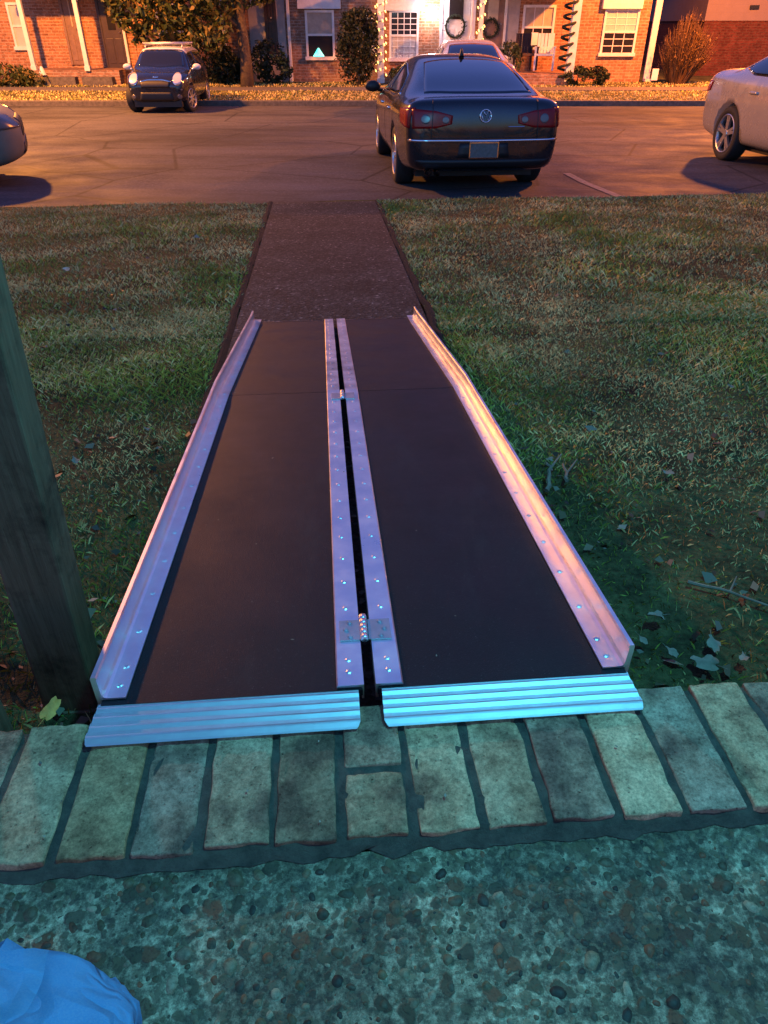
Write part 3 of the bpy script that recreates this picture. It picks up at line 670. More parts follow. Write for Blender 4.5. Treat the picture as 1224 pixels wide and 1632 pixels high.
def wheel(parent, loc, r, w_, side, spokes=5, steer=0, rimm='rim'):
    wh = obj('wheel', (lambda b: (lathe(b, [(r * .70, -w_ * .46), (r * .90, -w_ * .5), (r * .98, -w_ * .40), (r, -w_ * .25), (r, w_ * .25), (r * .98, w_ * .40), (r * .90, w_ * .5), (r * .70, w_ * .46), (r * .70, -w_ * .46)], 40), b)[1])(bmesh.new()), 'rubber', parent, True)
    wh.location = loc; wh.rotation_euler = (0, 0, steer)
    bm = bmesh.new(); e = side * w_ * .47
    lathe(bm, [(r * .71, e), (r * .685, e + side * .006), (r * .655, e), (r * .63, e - side * .03), (r * .63, -e)], 40)
    for k in range(spokes):
        a0 = 2 * PI * k / spokes + .3
        for q in (-.13, .13) if spokes <= 5 else (0,):
            a = a0 + q; d = Vector((0, math.cos(a), math.sin(a))); t = Vector((0, -math.sin(a), math.cos(a))); h1, h2 = r * .055, r * .05
            pts = []
            for rr, xx, hh in ((r * .10, e - side * .010, h1 * 1.3), (r * .65, e - side * .004, h2)):
                c = d * rr; pts.append([c + t * hh + Vector((xx, 0, 0)), c - t * hh + Vector((xx, 0, 0)), c - t * hh + Vector((xx - side * .03, 0, 0)), c + t * hh + Vector((xx - side * .03, 0, 0))])
            A, B = [[bm.verts.new(p) for p in q_] for q_ in pts]
            for z in range(4): bm.faces.new((A[z], A[(z + 1) % 4], B[(z + 1) % 4], B[z]))
    lathe(bm, [(.001, e), (r * .12, e), (r * .15, e - side * .02)], 20)
    bmesh.ops.recalc_face_normals(bm, faces=bm.faces); obj('rim', bm, rimm, wh)
    bm = bmesh.new(); lathe(bm, [(.001, e - side * .06), (r * .64, e - side * .06)], 30); obj('spoke_shade_disc', bm, 'rimdk', wh)  # near-black disc painting in the shade behind the spokes
    return wh
def finish(car, S, bvh_me, paint):
    b = link('body', bvh_me, [paint, 'black'], car, True)
    for ya in S['ax']:
        for sg in (-1, 1):
            wheel(car, (sg * (S['wmax'] - S['tw'] / 2 - .015), ya, S['r']), S['r'], S['tw'], sg, S.get('spokes', 5), S.get('steer', 0) if ya == S['ax'][-1] else 0)
    bm = bmesh.new(); box(bm, -S['wmax'] + .22, S['wmax'] - .22, S['ax'][0] - .55, S['ax'][1] + .55, .16, .42); obj('underbody', bm, 'black', car)
    return b
def mirror_(car, x, y, z, sg, m='black', s=1):
    bm = bmesh.new(); r = bmesh.ops.create_icosphere(bm, subdivisions=3, radius=1)
    for v in r['verts']: v.co = Vector((x + sg * .11 * s + v.co.x * .115 * s, y + v.co.y * .06 * s, z + .03 + v.co.z * .075 * s))
    tube(bm, [(x - sg * .03, y + .03, z - .03), (x + sg * .06, y + .01, z)], [.03, .022], 8); return obj('wing_mirror', bm, m, car, True)
def lights(car, bvh, A, B, ax, m, name, **k): return obj(name, patch(bvh, A, B, ax, **k), m, car, True)
mirA = lambda c: [(-x, z) for x, z in c]

def ys_of(a, b, extra=()):
    e = sorted(set([a, a + .02, a + .07, a + .16, b - .16, b - .07, b - .02, b] + list(extra) + [round(v, 2) for v in lin(a + .35, b - .35, 15)])); return e
# --- dark four-door coupe, rear towards us
S = dict(w=[(-2.40, .62), (-2.38, .76), (-2.32, .85), (-2.2, .885), (-1.9, .915), (-1.37, .928), (0, .915), (1.37, .92), (2.0, .87), (2.3, .70), (2.4, .5)],
         zb=[(-2.40, .62), (-2.37, .84), (-2.30, .935), (-1.9, .965), (-1, .95), (1.0, .90), (1.8, .82), (2.2, .70), (2.4, .55)],
         z0=[(-2.4, .36), (-2.3, .27), (-1.8, .20), (1.8, .18), (2.2, .22), (2.4, .32)],
         T=[(-2.40, .70), (-2.38, .93), (-2.33, 1.005), (-2.26, 1.02), (-2.05, 1.02), (-1.9, 1.055), (-1.4, 1.235), (-.9, 1.36), (-.45, 1.412), (-.1, 1.42), (.3, 1.39), (.6, 1.32), (1.25, 1.00), (1.8, .91), (2.2, .78), (2.4, .6)],
         wt=[(-2.4, .60), (-2.3, .78), (-2.05, .76), (-1.9, .72), (-1.4, .655), (-.9, .60), (-.3, .575), (.3, .585), (.6, .61), (1.25, .70), (1.6, .78), (2.2, .6), (2.4, .4)],
         ys=ys_of(-2.4, 2.4, (-2.33, -2.26, -2.05, -1.9)), ax=(-1.37, 1.34), r=.335, arch=.375, tw=.235, wmax=.925, spokes=5)
me, bvh = body_loft(S)
cc = thing('parked_car', 'dark four-door coupe parked at the end of the path with its rear facing us', 'car', N(1.70, 10.40, -.775), TH, 'cars parked in the lot')
cc.rotation_euler = (rad(-1.05), 0, TH); cc.scale = (.925, .97, .90)
finish(cc, S, me, 'p_dark')
obj('rear_window', patch(bvh, [(-.62, -1.90), (-.3, -1.955), (0, -1.965), (.3, -1.955), (.62, -1.90)], [(-.50, -.93), (-.25, -.86), (0, -.84), (.25, -.86), (.50, -.93)], 'z', n=24, m=16), 'glass', cc, True)
obj('windshield', patch(bvh, [(-.60, 1.18), (0, 1.30), (.60, 1.18)], [(-.49, .45), (0, .40), (.49, .45)], 'z', n=18, m=8), 'glass', cc, True)
for sg, ax in ((-1, 'x-'), (1, 'x+')):
    obj('side_window', patch(bvh, [(-1.28, 1.03), (-.9, .985), (-.12, .97)], [(-1.20, 1.075), (-.95, 1.20), (-.12, 1.315)], ax, n=14, m=6), 'glass', cc, True)
    obj('side_window', patch(bvh, [(-.06, .97), (.5, .96), (.95, .95)], [(-.06, 1.315), (.35, 1.27), (.88, 1.0)], ax, n=14, m=6), 'glass', cc, True)
    obj('window_trim', patch(bvh, [(-1.38, 1.005), (-.9, .955), (0, .945), (.98, .92)], [(-1.36, 1.022), (-.9, .972), (0, .962), (.98, .937)], ax, off=.008, n=20, m=1), 'chrome', cc, True)
    for y in (-.72, .30): obj('door_handle', patch(bvh, [(y, .80), (y + .17, .80)], [(y, .83), (y + .17, .83)], ax, off=.022, n=6, m=2), 'chrome', cc, True)
    f = (lambda c: c) if sg > 0 else mirA
    tl = lights(cc, bvh, f([(.37, .765), (.55, .725), (.80, .72)]), f([(.36, .85), (.55, .895), (.80, .915)]), 'y-', 'redlens', 'taillight', off=.008, n=14)
    bmx = patch(bvh, [(-2.32, .72), (-2.02, .76)], [(-2.32, .925), (-1.95, .90)], ax, off=.008, n=8); obj('side_lens', bmx, 'redlens', tl, True)
    for (cx, cz, r) in ((.66, .815, .048), (.44, .805, .036)):
        cv = [(sg * (cx + r * math.cos(t)), cz + r * math.sin(t)) for t in lin(PI, 2 * PI, 9)]; cu = [(sg * (cx + r * math.cos(t)), cz + r * math.sin(t)) for t in lin(PI, 0, 9)]
        obj('clear_lens', patch(bvh, cv, cu, 'y-', off=.013, n=10, m=6), 'clearlens', tl, True)
for c_ in (([(-.60, .62), (-.58, 1.0)], [(-.592, .62), (-.572, 1.0)]), ([(.60, .62), (.58, 1.0)], [(.592, .62), (.572, 1.0)]), ([(-.60, .622), (.60, .622)], [(-.60, .630), (.60, .630)])):
    obj('boot_seam', patch(bvh, c_[0], c_[1], 'y-', off=.0095, n=14, m=1), 'black', cc, True)
for sg, ax in ((-1, 'x-'), (1, 'x+')):
    for y_ in (-.095, -1.22, .98): obj('door_seam', patch(bvh, [(y_, .30), (y_ - .02, .94)], [(y_ + .010, .30), (y_ - .010, .94)], ax, off=.0015, n=12, m=1), 'black', cc, True)
mirror_(cc, -.90, .78, .96, -1); mirror_(cc, .90, .78, .96, 1)
obj('chrome_strip', patch(bvh, [(-.84, .590), (0, .585), (.84, .590)], [(-.84, .612), (0, .607), (.84, .612)], 'y-', off=.012, n=30, m=2), 'chrome', cc, True)
obj('bumper_insert', patch(bvh, [(-.70, .30), (.70, .30)], [(-.78, .40), (.78, .40)], 'y-', off=.006, n=24, m=3), 'black', cc, True)
obj('plate_recess', patch(bvh, [(-.30, .42), (.30, .42)], [(-.27, .575), (.27, .575)], 'y-', off=.003, n=8, m=3), 'black', cc, True)
pl = obj('number_plate', patch(bvh, [(-.155, .425), (.155, .425)], [(-.155, .575), (.155, .575)], 'y-', off=.014, n=4, m=2), 'plate', cc)
bm = bmesh.new()
for a in (((-.165, .417), (.165, .417), (-.165, .427), (.165, .427)), ((-.165, .573), (.165, .573), (-.165, .583), (.165, .583)), ((-.165, .417), (-.155, .417), (-.165, .583), (-.155, .583)), ((.155, .417), (.165, .417), (.155, .583), (.165, .583))):
    t = patch(bvh, [a[0], a[1]], [a[2], a[3]], 'y-', off=.019, n=2, m=1); q = bpy.data.meshes.new('t'); t.to_mesh(q); t.free(); bm.from_mesh(q)
obj('plate_frame', bm, 'chrome', pl)
# round badge: ring with V over W
def rear_hit(x, z, off): h, n_, _, _ = bvh.ray_cast(Vector((x, -4, z)), Vector((0, 1, 0))); return h + Vector((0, -off, 0))
bm = bmesh.new(); bc = (0, .845); R_ = .062
ring = [rear_hit(bc[0] + R_ * math.cos(t), bc[1] + R_ * math.sin(t), .012) for t in lin(0, 2 * PI, 33)]; tube(bm, ring, .007, 6, False)
for a in ([(-.028, .052), (0, .006), (.028, .052)], [(-.052, .026), (-.026, -.050), (0, -.002), (.026, -.050), (.052, .026)]):
    tube(bm, [rear_hit(bc[0] + x, bc[1] + z, .012) for x, z in a], .0055, 6)
obj('badge', bm, 'chrome', cc, True)
bm = bmesh.new(); tube(bm, [rear_hit(x, .735, .006) for x in lin(.26, .44, 6)], .006, 5); obj('lettering_strip', bm, 'chrome', cc)
for x in (-.62, -.52):
    bm = bmesh.new(); tube(bm, [(x, -2.20, .27), (x, -2.40, .265)], .036, 16, False); tube(bm, [(x, -2.41, .265), (x, -2.20, .27)], .030, 16, False); obj('tailpipe', bm, 'chrome', cc, True)
bm = bmesh.new(); lathe(bm, [(.001, .10), (.012, .085), (.03, .02), (.034, 0)], 10, 'Z', Matrix.Translation((0, -.74, 1.38)) @ Matrix.Shear('XZ', 4, (0, -.5))); obj('roof_antenna', bm, 'black', cc, True)

# --- small hatchback, front towards us
S = dict(w=[(-1.85, .60), (-1.82, .74), (-1.7, .82), (-1.2, .845), (0, .84), (1.2, .845), (1.6, .80), (1.8, .68), (1.85, .55)],
         zb=[(-1.85, .6), (-1.8, .85), (-1.6, .95), (1.0, .92), (1.5, .86), (1.75, .76), (1.85, .62)],
         z0=[(-1.85, .36), (-1.7, .25), (1.6, .22), (1.85, .30)],
         T=[(-1.85, .7), (-1.80, 1.05), (-1.66, 1.36), (-1.5, 1.44), (-.9, 1.47), (0, 1.47), (.35, 1.44), (.52, 1.38), (.92, 1.05), (1.1, .99), (1.5, .92), (1.75, .80), (1.85, .66)],
         wt=[(-1.85, .5), (-1.75, .62), (-1.5, .60), (0, .60), (.45, .60), (.95, .70), (1.3, .70), (1.75, .6), (1.85, .45)],
         ys=ys_of(-1.85, 1.85, (-1.5, .35, .52, .92, 1.1)), ax=(-1.22, 1.24), r=.325, arch=.355, tw=.215, wmax=.845, spokes=8, steer=rad(-16))
me, bvh = body_loft(S)
mx = (270 - 612) / FPX * 17.3
mini = thing('parked_car', 'small black hatchback with white roof and white mirrors facing us across the lot', 'car', (-5.50, 21.0 - .15, -.965), PI - rad(1), 'cars parked in the lot')
mini.location = (-5.35, 20.75, -.962); mini.rotation_euler = (0, 0, PI + rad(2)); mini.scale = (.88, .88, .88)
finish(mini, S, me, 'p_mini')
obj('roof', patch(bvh, [(-.62, .36), (0, .40), (.62, .36)], [(-.60, -1.62), (0, -1.66), (.60, -1.62)], 'z', off=.012, n=16, m=14), 'p_white', mini, True)
for x in (-.50, .50):
    bm = bmesh.new(); tube(bm, [(x, .20, 1.44), (x, .12, 1.515), (x, -1.2, 1.515), (x, -1.3, 1.44)], .017, 8); obj('roof_rail', bm, 'alu_dull', mini, True)
for y in (0, -.9):
    bm = bmesh.new(); tube(bm, [(-.60, y, 1.545), (.60, y, 1.545)], .022, 8)
    for x in (-.5, .5): tube(bm, [(x, y, 1.50), (x, y, 1.545)], .02, 6)
    obj('roof_crossbar', bm, 'alu_dull', mini, True)
obj('windshield', patch(bvh, [(-.63, .90), (0, 1.00), (.63, .90)], [(-.54, .44), (0, .47), (.54, .44)], 'z', n=18, m=8), 'glass', mini, True)
for sg, ax in ((-1, 'x-'), (1, 'x+')):
    obj('side_window', patch(bvh, [(-1.5, .99), (-.25, .975)], [(-1.38, 1.34), (-.25, 1.37)], ax, n=10, m=5), 'glass', mini, True)
    obj('side_window', patch(bvh, [(-.18, .975), (.75, .965)], [(-.18, 1.37), (.40, 1.33)], ax, n=10, m=5), 'glass', mini, True)
    mirror_(mini, sg * .83, .72, 1.0, sg, 'p_white', 1.0)
    R1, R2 = .135, .115; cx, cz = .57, .79
    for nm, R_, of, mm in (('headlight_ring', R1, .012, 'chrome'), ('headlight', R2, .03, 'headlens')):
        cv = [(sg * cx + R_ * .9 * math.cos(t), cz + R_ * 1.05 * math.sin(t)) for t in lin(PI, 2 * PI, 11)]; cu = [(sg * cx + R_ * .9 * math.cos(t), cz + R_ * 1.05 * math.sin(t)) for t in lin(PI, 0, 11)]
        obj(nm, patch(bvh, cv, cu, 'y+', off=of, n=12, m=8), mm, mini, True)
    for (fx, fz, fr) in ((.60, .40, .055), (.66, .56, .022)):
        cv = [(sg * fx + fr * math.cos(t), fz + fr * math.sin(t)) for t in lin(PI, 2 * PI, 9)]; cu = [(sg * fx + fr * math.cos(t), fz + fr * math.sin(t)) for t in lin(PI, 0, 9)]
        obj('fog_light', patch(bvh, cv, cu, 'y+', off=.012, n=8, m=5), 'clearlens', mini, True)
obj('upper_grille', patch(bvh, [(-.36, .60), (.36, .60)], [(-.40, .73), (-.2, .77), (.2, .77), (.40, .73)], 'y+', off=.008, n=14, m=4), 'black', mini, True)
obj('grille_trim', patch(bvh, [(-.40, .725), (-.2, .765), (.2, .765), (.40, .725)], [(-.41, .745), (-.2, .787), (.2, .787), (.41, .745)], 'y+', off=.014, n=14, m=1), 'chrome', mini, True)
obj('lower_grille', patch(bvh, [(-.46, .30), (.46, .30)], [(-.40, .50), (.40, .50)], 'y+', off=.008, n=14, m=4), 'black', mini, True)
obj('badge', patch(bvh, [(-.07, .825), (.07, .825)], [(-.07, .85), (.07, .85)], 'y+', off=.012, n=6, m=2), 'chrome', mini, True)

# --- three-box sedan, used three times
def sedan(label, loc, rz, paint, lamp_far=True, rim='rim'):
    S = dict(w=[(-2.42, .62), (-2.38, .78), (-2.25, .87), (-1.9, .91), (-1.40, .922), (0, .91), (1.45, .92), (2.0, .87), (2.3, .72), (2.42, .5)],
             zb=[(-2.42, .62), (-2.38, .86), (-2.28, .97), (-1.9, 1.00), (-1, .98), (1.0, .93), (1.8, .85), (2.2, .76), (2.42, .60)],
             z0=[(-2.42, .36), (-2.3, .28), (-1.8, .20), (1.8, .20), (2.2, .24), (2.42, .34)],
             T=[(-2.42, .70), (-2.39, .97), (-2.32, 1.06), (-2.2, 1.085), (-1.72, 1.11), (-1.1, 1.37), (-.7, 1.44), (-.1, 1.465), (.3, 1.44), (.6, 1.36), (1.2, 1.03), (1.8, .93), (2.2, .83), (2.42, .66)],
             wt=[(-2.4, .60), (-2.3, .76), (-1.9, .76), (-1.72, .72), (-1.1, .60), (-.3, .58), (.3, .59), (.6, .61), (1.25, .70), (1.6, .78), (2.2, .6), (2.42, .4)],
             ys=ys_of(-2.42, 2.42, (-2.2, -1.72, .6)), ax=(-1.40, 1.48), r=.335, arch=.375, tw=.235, wmax=.92, spokes=5)
    me, bvh = body_loft(S)
    o = thing('parked_car', label, 'car', loc, rz, 'cars parked in the lot'); finish(o, S, me, paint)
    obj('rear_window', patch(bvh, [(-.60, -1.70), (0, -1.78), (.60, -1.70)], [(-.50, -1.0), (0, -.95), (.50, -1.0)], 'z', n=18, m=8), 'glass', o, True)
    obj('windshield', patch(bvh, [(-.60, 1.12), (0, 1.24), (.60, 1.12)], [(-.49, .45), (0, .40), (.49, .45)], 'z', n=18, m=8), 'glass', o, True)
    for sg, ax in ((-1, 'x-'), (1, 'x+')):
        obj('side_window', patch(bvh, [(-1.45, 1.10), (-1.1, 1.03), (-.22, 1.015)], [(-1.42, 1.125), (-1.02, 1.29), (-.22, 1.37)], ax, n=14, m=6), 'glass', o, True)
        obj('side_window', patch(bvh, [(-.15, 1.015), (.5, 1.0), (.95, .99)], [(-.15, 1.37), (.35, 1.33), (.88, 1.05)], ax, n=14, m=6), 'glass', o, True)
        f = (lambda c: c) if sg > 0 else mirA
        tl = lights(o, bvh, f([(.44, .78), (.82, .76)]), f([(.44, .93), (.82, .94)]), 'y-', 'redlens', 'taillight', off=.008)
        obj('side_lens', patch(bvh, [(-2.34, .78), (-2.12, .82)], [(-2.34, .95), (-2.08, .93)], ax, off=.008, n=6), 'redlens', tl, True)
        lights(o, bvh, f([(.42, .62), (.80, .62)]), f([(.42, .74), (.80, .78)]), 'y+', 'clearlens', 'headlight', off=.010)
        for y in (-.95, .20): obj('door_handle', patch(bvh, [(y, .83), (y + .18, .83)], [(y, .86), (y + .18, .86)], ax, off=.024, n=6, m=2), paint, o, True)
        obj('fuel_flap', patch(bvh, [(-1.72, .76), (-1.56, .76)], [(-1.72, .90), (-1.56, .90)], ax, off=.0035, n=4, m=4), paint, o, True) if sg < 0 else None
        obj('door_seam', patch(bvh, [(-.19, .30), (-.19, .98)], [(-.178, .30), (-.178, .98)], ax, off=.0015, n=12, m=1), 'black', o, True)
        mirror_(o, sg * .89, .84, 1.0, sg, paint)
    obj('number_plate', patch(bvh, [(-.16, .56), (.16, .56)], [(-.16, .70), (.16, .70)], 'y-', off=.012, n=4, m=2), 'plate', o)
    obj('grille', patch(bvh, [(-.34, .52), (.34, .52)], [(-.30, .70), (.30, .70)], 'y+', off=.008, n=8, m=4), 'black', o, True)
    obj('lower_grille', patch(bvh, [(-.5, .36), (.5, .36)], [(-.46, .46), (.46, .46)], 'y+', off=.008, n=8, m=3), 'black', o, True)
    return o
# silver: nose towards us, its tail is the end seen at the right edge
p = N(6.50, 9.24); silver = sedan('silver sedan cut off by the right edge of the view', (p.x, p.y, -.765), TH + PI, 'p_silver'); silver.rotation_euler = (rad(1.0), 0, TH + PI)
grey = sedan('grey car at the left edge with only its rounded front corner showing', (-6.52, 8.60, -.78), -PI / 2 + rad(22), 'p_grey')
wcar = sedan('white sedan parked beyond the dark coupe with only its roof showing', (1.98, 20.2, -.955), 0, 'p_white')

# ================================================================ HOUSES ACROSS THE LOT
YF = 28.0
def wx(px): return W(px, 60)[0]
def house(label, px0, px1, wallm, top=4.8, Y=YF, depth=7.5, roof=True):
    x0, x1 = wx(px0), wx(px1)
    o = thing('brick_house', label, 'house', ((x0 + x1) / 2, Y, HB), 0, 'row of brick townhouses'); hw_ = (x1 - x0) / 2
    obj('wall', bx(-hw_, hw_, 0, depth, -.4, top), wallm, o); o['x0'] = x0
    if roof:
        bm = bmesh.new(); pts = [(-.45, top - .02), (depth / 2, top + 1.7), (depth + .45, top - .02)]
        a = [bm.verts.new((-hw_ + .002, y, z)) for y, z in pts]; b = [bm.verts.new((hw_ - .002, y, z)) for y, z in pts]
        bm.faces.new(a); bm.faces.new(b[::-1])
        for k in range(3): bm.faces.new((a[k], a[(k + 1) % 3], b[(k + 1) % 3], b[k]))
        bmesh.ops.recalc_face_normals(bm, faces=bm.faces); obj('roof', bm, 'roof', o)
    return o
def L(o, px, py, Y=YF):
    x, z = W(px, py, Y); return x - o.location.x, z - o.location.z
def window(o, px0, px1, py0, py1, top='pane', bot='pane', grid=(0, 0), head=None, Y=YF, fr='white'):
    x0, z1 = L(o, px0, py0, Y); x1, z0 = L(o, px1, py1, Y); yo = Y - o.location.y
    bm = bmesh.new(); f = .07
    box(bm, x0 - f, x0, yo - .06, yo + .02, z0 - f, z1 + f); box(bm, x1, x1 + f, yo - .06, yo + .02, z0 - f, z1 + f)
    box(bm, x0 + .001, x1 - .001, yo - .062, yo + .02, z1, z1 + f - .001); zm = (z0 + z1) / 2; box(bm, x0 + .001, x1 - .001, yo - .05, yo + .02, zm - .03, zm + .03)
    box(bm, x0 - f - .04, x1 + f + .04, yo - .10, yo + .02, z0 - f - .03, z0)
    for k in range(1, grid[0]): xx = x0 + (x1 - x0) * k / grid[0]; box(bm, xx - .011, xx + .011, yo - .035, yo, z0, z1)
    for k in range(1, grid[1]): zz = z0 + (z1 - z0) * k / grid[1]; box(bm, x0 + .002, x1 - .002, yo - .033, yo, zz - .010, zz + .010)
    w_ = obj('window', bm, fr, o)
    obj('upper_sash', bx(x0, x1, yo - .02, yo - .005, zm, z1), top, w_); obj('lower_sash', bx(x0, x1, yo - .02, yo - .006, z0, zm), bot, w_)
    if head is not None:
        a = L(o, head[0], head[2], Y); b = L(o, head[1], head[3], Y); obj('window_head', bx(a[0], b[0], yo - .16, yo + .02, b[1], a[1] + .25), 'white', w_)
    return w_
def door(o, px0, px1, py0, py1, m, frame='white', Y=YF, glass=None):
    x0, z1 = L(o, px0, py0, Y); x1, z0 = L(o, px1, py1, Y); yo = Y - o.location.y; z1 = max(z1, z0 + 2.05); f = .08
    bm = bmesh.new(); box(bm, x0, x1, yo - .05, yo + .02, z0, z1)
    for a, b in ((.10, .45), (.55, .90)):
        for c, d in ((.06, .40), (.48, .92)):
            if not (glass and c > .4): box(bm, x0 + (x1 - x0) * a, x0 + (x1 - x0) * b, yo - .065, yo - .045, z0 + (z1 - z0) * c, z0 + (z1 - z0) * d, .01)
    d_ = obj('door', bm, m, o)
    bm = bmesh.new(); box(bm, x0 - f, x0 - .002, yo - .08, yo + .02, z0, z1 + f); box(bm, x1 + .002, x1 + f, yo - .08, yo + .02, z0, z1 + f); box(bm, x0, x1, yo - .078, yo + .02, z1 + .002, z1 + f - .001); obj('frame', bm, frame, d_)
    bm = bmesh.new(); dome(bm, Vector((x1 - .09, yo - .06, z0 + .98)), .035, .05, Vector((0, -1, 0)), 10); obj('handle', bm, 'chrome', d_)
    if glass: obj('door_glass', bx(x0 + .2, x1 - .2, yo - .07, yo - .052, z0 + 1.05, z1 - .18), glass, d_)
    return d_
def wreath(o, px, py, r, lab):
    x, z = W(px, py); w_ = thing('wreath', lab, 'wreath', (x, YF - .10, z)); bm = bmesh.new()
    for k in range(260):
        t = random.uniform(0, 2 * PI); q = random.gauss(0, .035); c = Vector(((r + q) * math.cos(t), random.uniform(-.05, .0), (r + q) * math.sin(t)))
        d = Vector([random.gauss(0, 1) for _ in range(3)]).normalized() * .05; e = d.cross(Vector((.3, .8, .1))).normalized() * .015
        bm.faces.new([bm.verts.new(c - e), bm.verts.new(c + d), bm.verts.new(c + e)])
    tube(bm, [(r * math.cos(t), 0, r * math.sin(t)) for t in lin(0, 2 * PI, 20)], .03, 6, False); obj('twig_ring', bm, 'garland', w_); return w_
def down(o, px0, py0, px1, py1, wd=.09, Y=YF):
    x, z1 = L(o, px0, py0, Y); _, z0 = L(o, px1, py1, Y); yo = Y - o.location.y
    bm = bmesh.new(); xb = L(o, px1, py1, Y)[0]; box(bm, xb - wd / 2, xb + wd / 2, yo - .11, yo - .03, max(.02, z0), 4.7, .01); box(bm, xb - wd / 2 + .003, xb + wd / 2 - .003, yo - .32, yo - .05, max(.02, z0) - .0, max(.02, z0) + .08); obj('downspout', bm, 'white', o)
def ppost(px, pyb, lab, Y, wd=.13, grp='white porch posts of the townhouses', zt=1.75):
    x, z0 = W(px, pyb, Y); z0 = max(z0, HB + .05)
    o = thing('porch_post', lab, 'post', (x, Y, z0), 0, grp); bm = bmesh.new(); box(bm, -wd / 2, wd / 2, -wd / 2, wd / 2, 0, zt - z0, .008); obj('shaft', bm, 'white', o)
    bm = bmesh.new(); box(bm, -wd / 2 - .02, wd / 2 + .02, -wd / 2 - .02, wd / 2 + .02, -.0, .14, .006); box(bm, -wd / 2 - .02, wd / 2 + .02, -wd / 2 - .02, wd / 2 + .02, zt - z0 - .12, zt - z0, .006); obj('base_trim', bm, 'white', o); return o
def porch(o, px0, px1, pyt, depth=1.7, h2=True, steps=()):
    a = L(o, px0, pyt, YF); b = L(o, px1, pyt, YF); t = W(px0, pyt, YF - depth)[1] - HB; t = max(.12, t)
    pr = obj('porch_slab', bx(a[0], b[0], -depth, -.001, -.1, t, bev=.01), 'brickdk', o)
    obj('porch_roof', bx(a[0] - .1, b[0] + .1, -depth - .15, -.001, 2.58, 2.74), 'white', o)
    for (s0, s1) in steps:
        u0, u1 = L(o, s0, 120)[0], L(o, s1, 120)[0]; n = max(1, int(t / .17)); bm = bmesh.new()
        for k in range(1, n): box(bm, u0, u1, -depth - .3 * k, -depth - .3 * (k - 1) + .001, -.05, t - .17 * k - .002 * k)
        if n > 1: obj('steps', bm, 'conc', pr)
    return t
A = house('brick townhouse at the far left with two dark doors over a low porch', -180, 214, 'brickor')
window(A, 13, 47, 8, 74, 'blind', 'blind'); door(A, 99, 140, 8, 103, 'door', 'door', glass='curtain'); door(A, 156, 206, 4, 108, 'doordk', 'doordk', glass='pane'); down(A, 228, 0, 208, 105, .08)
porch(A, 70, 212, 112, 1.5, steps=((75, 150), (160, 205)))
B = house('shaded brick townhouse behind the left tree', 214.5, 398, 'brickor'); window(B, 250, 300, 10, 90, 'pane', 'pane'); down(B, 372, 0, 366, 134); door(B, 376, 392, 5, 110, 'doordk', 'door')
Cc_ = house('pale rendered townhouse with a dark door beside the tree trunk', 398.5, 456, 'stucco'); door(Cc_, 424, 441, 5, 86, 'doordk', 'doordk')
D = house('brown brick townhouse with a teal light in its window', 456.5, 605, 'brickdk'); down(D, 466, 0, 466, 130)
window(D, 489, 531, 20, 90, 'curtain', 'pane', (0, 0), head=(474, 543, 0, 14)); window(D, 572, 592, 25, 80)
E_ = house('townhouse with white lamp, grid window and white door with a wreath', 605.5, 760, 'brickor')
window(E_, 624, 663, 20, 92, 'pane', 'blind', (4, 8), head=(613, 676, 0, 17)); door(E_, 706, 744, 14, 92, 'white', 'white', glass='pane'); porch(E_, 608, 757, 118, 1.4)
F_ = house('townhouse with cream window and furniture on its porch', 760.5, 894, 'brickor'); door(F_, 768, 798, 12, 95, 'door', 'white', glass='curtain')
obj('render_panel', bx(L(F_, 803, 0)[0], L(F_, 830, 0)[0], -.03, .001, 0, 2.5), 'stucco', F_)
window(F_, 838, 876, 12, 74, 'curtain', 'pane', (3, 0)); porch(F_, 763, 890, 118, 1.6)
H = house('brightly lit orange brick townhouse at the right end of the row', 894.5, 1030, 'brickor')
window(H, 968, 1006, 17, 84, 'blind', 'pane', (3, 6), head=(961, 1022, 0, 14)); down(H, 1040, 0, 1027, 134, .20)
# neighbouring building at the right, set back
x0 = W(1122, 60, 31)[0]
I = thing('brick_house', 'dark red brick house with siding above at the far right', 'house', (x0 + 5, 31, HB), rad(-3))
obj('wall', bx(-5, 5, 0, 8, -.4, W(1150, 33, 31)[1] - HB), 'brickred', I); zc = W(1150, 33, 31)[1] - HB
obj('siding', bx(-5.03, 5.03, -.03, 8, zc, 4.9), 'siding', I); obj('roof', bx(-5.4, 5.4, -.4, 8.4, 4.9, 5.1), 'roof', I); 
obj('vent_cap', bx(W(1198, 10, 31)[0] - x0 - 5, W(1212, 10, 31)[0] - x0 - 5, -.10, -.02, W(0, 14, 31)[1] - HB, W(0, 8, 31)[1] - HB), 'black', I)
K = thing('brick_house', 'dark backdrop building added in the gap beyond the dry shrub', 'house', (15.0, 52, HB)); obj('wall', bx(-9, 9, 0, 8, -.5, 7), mat('shade_painted_brick', m_brickwall((.02, .012, .012), (.015, .01, .01), (.02, .016, .016)), rough=.95, spec=.1), K); obj('roof', bx(-9.4, 9.4, -.4, 8.4, 7, 7.2), 'roof', K)  # backdrop added to hide the sky in the gap; brick painted dark as shade

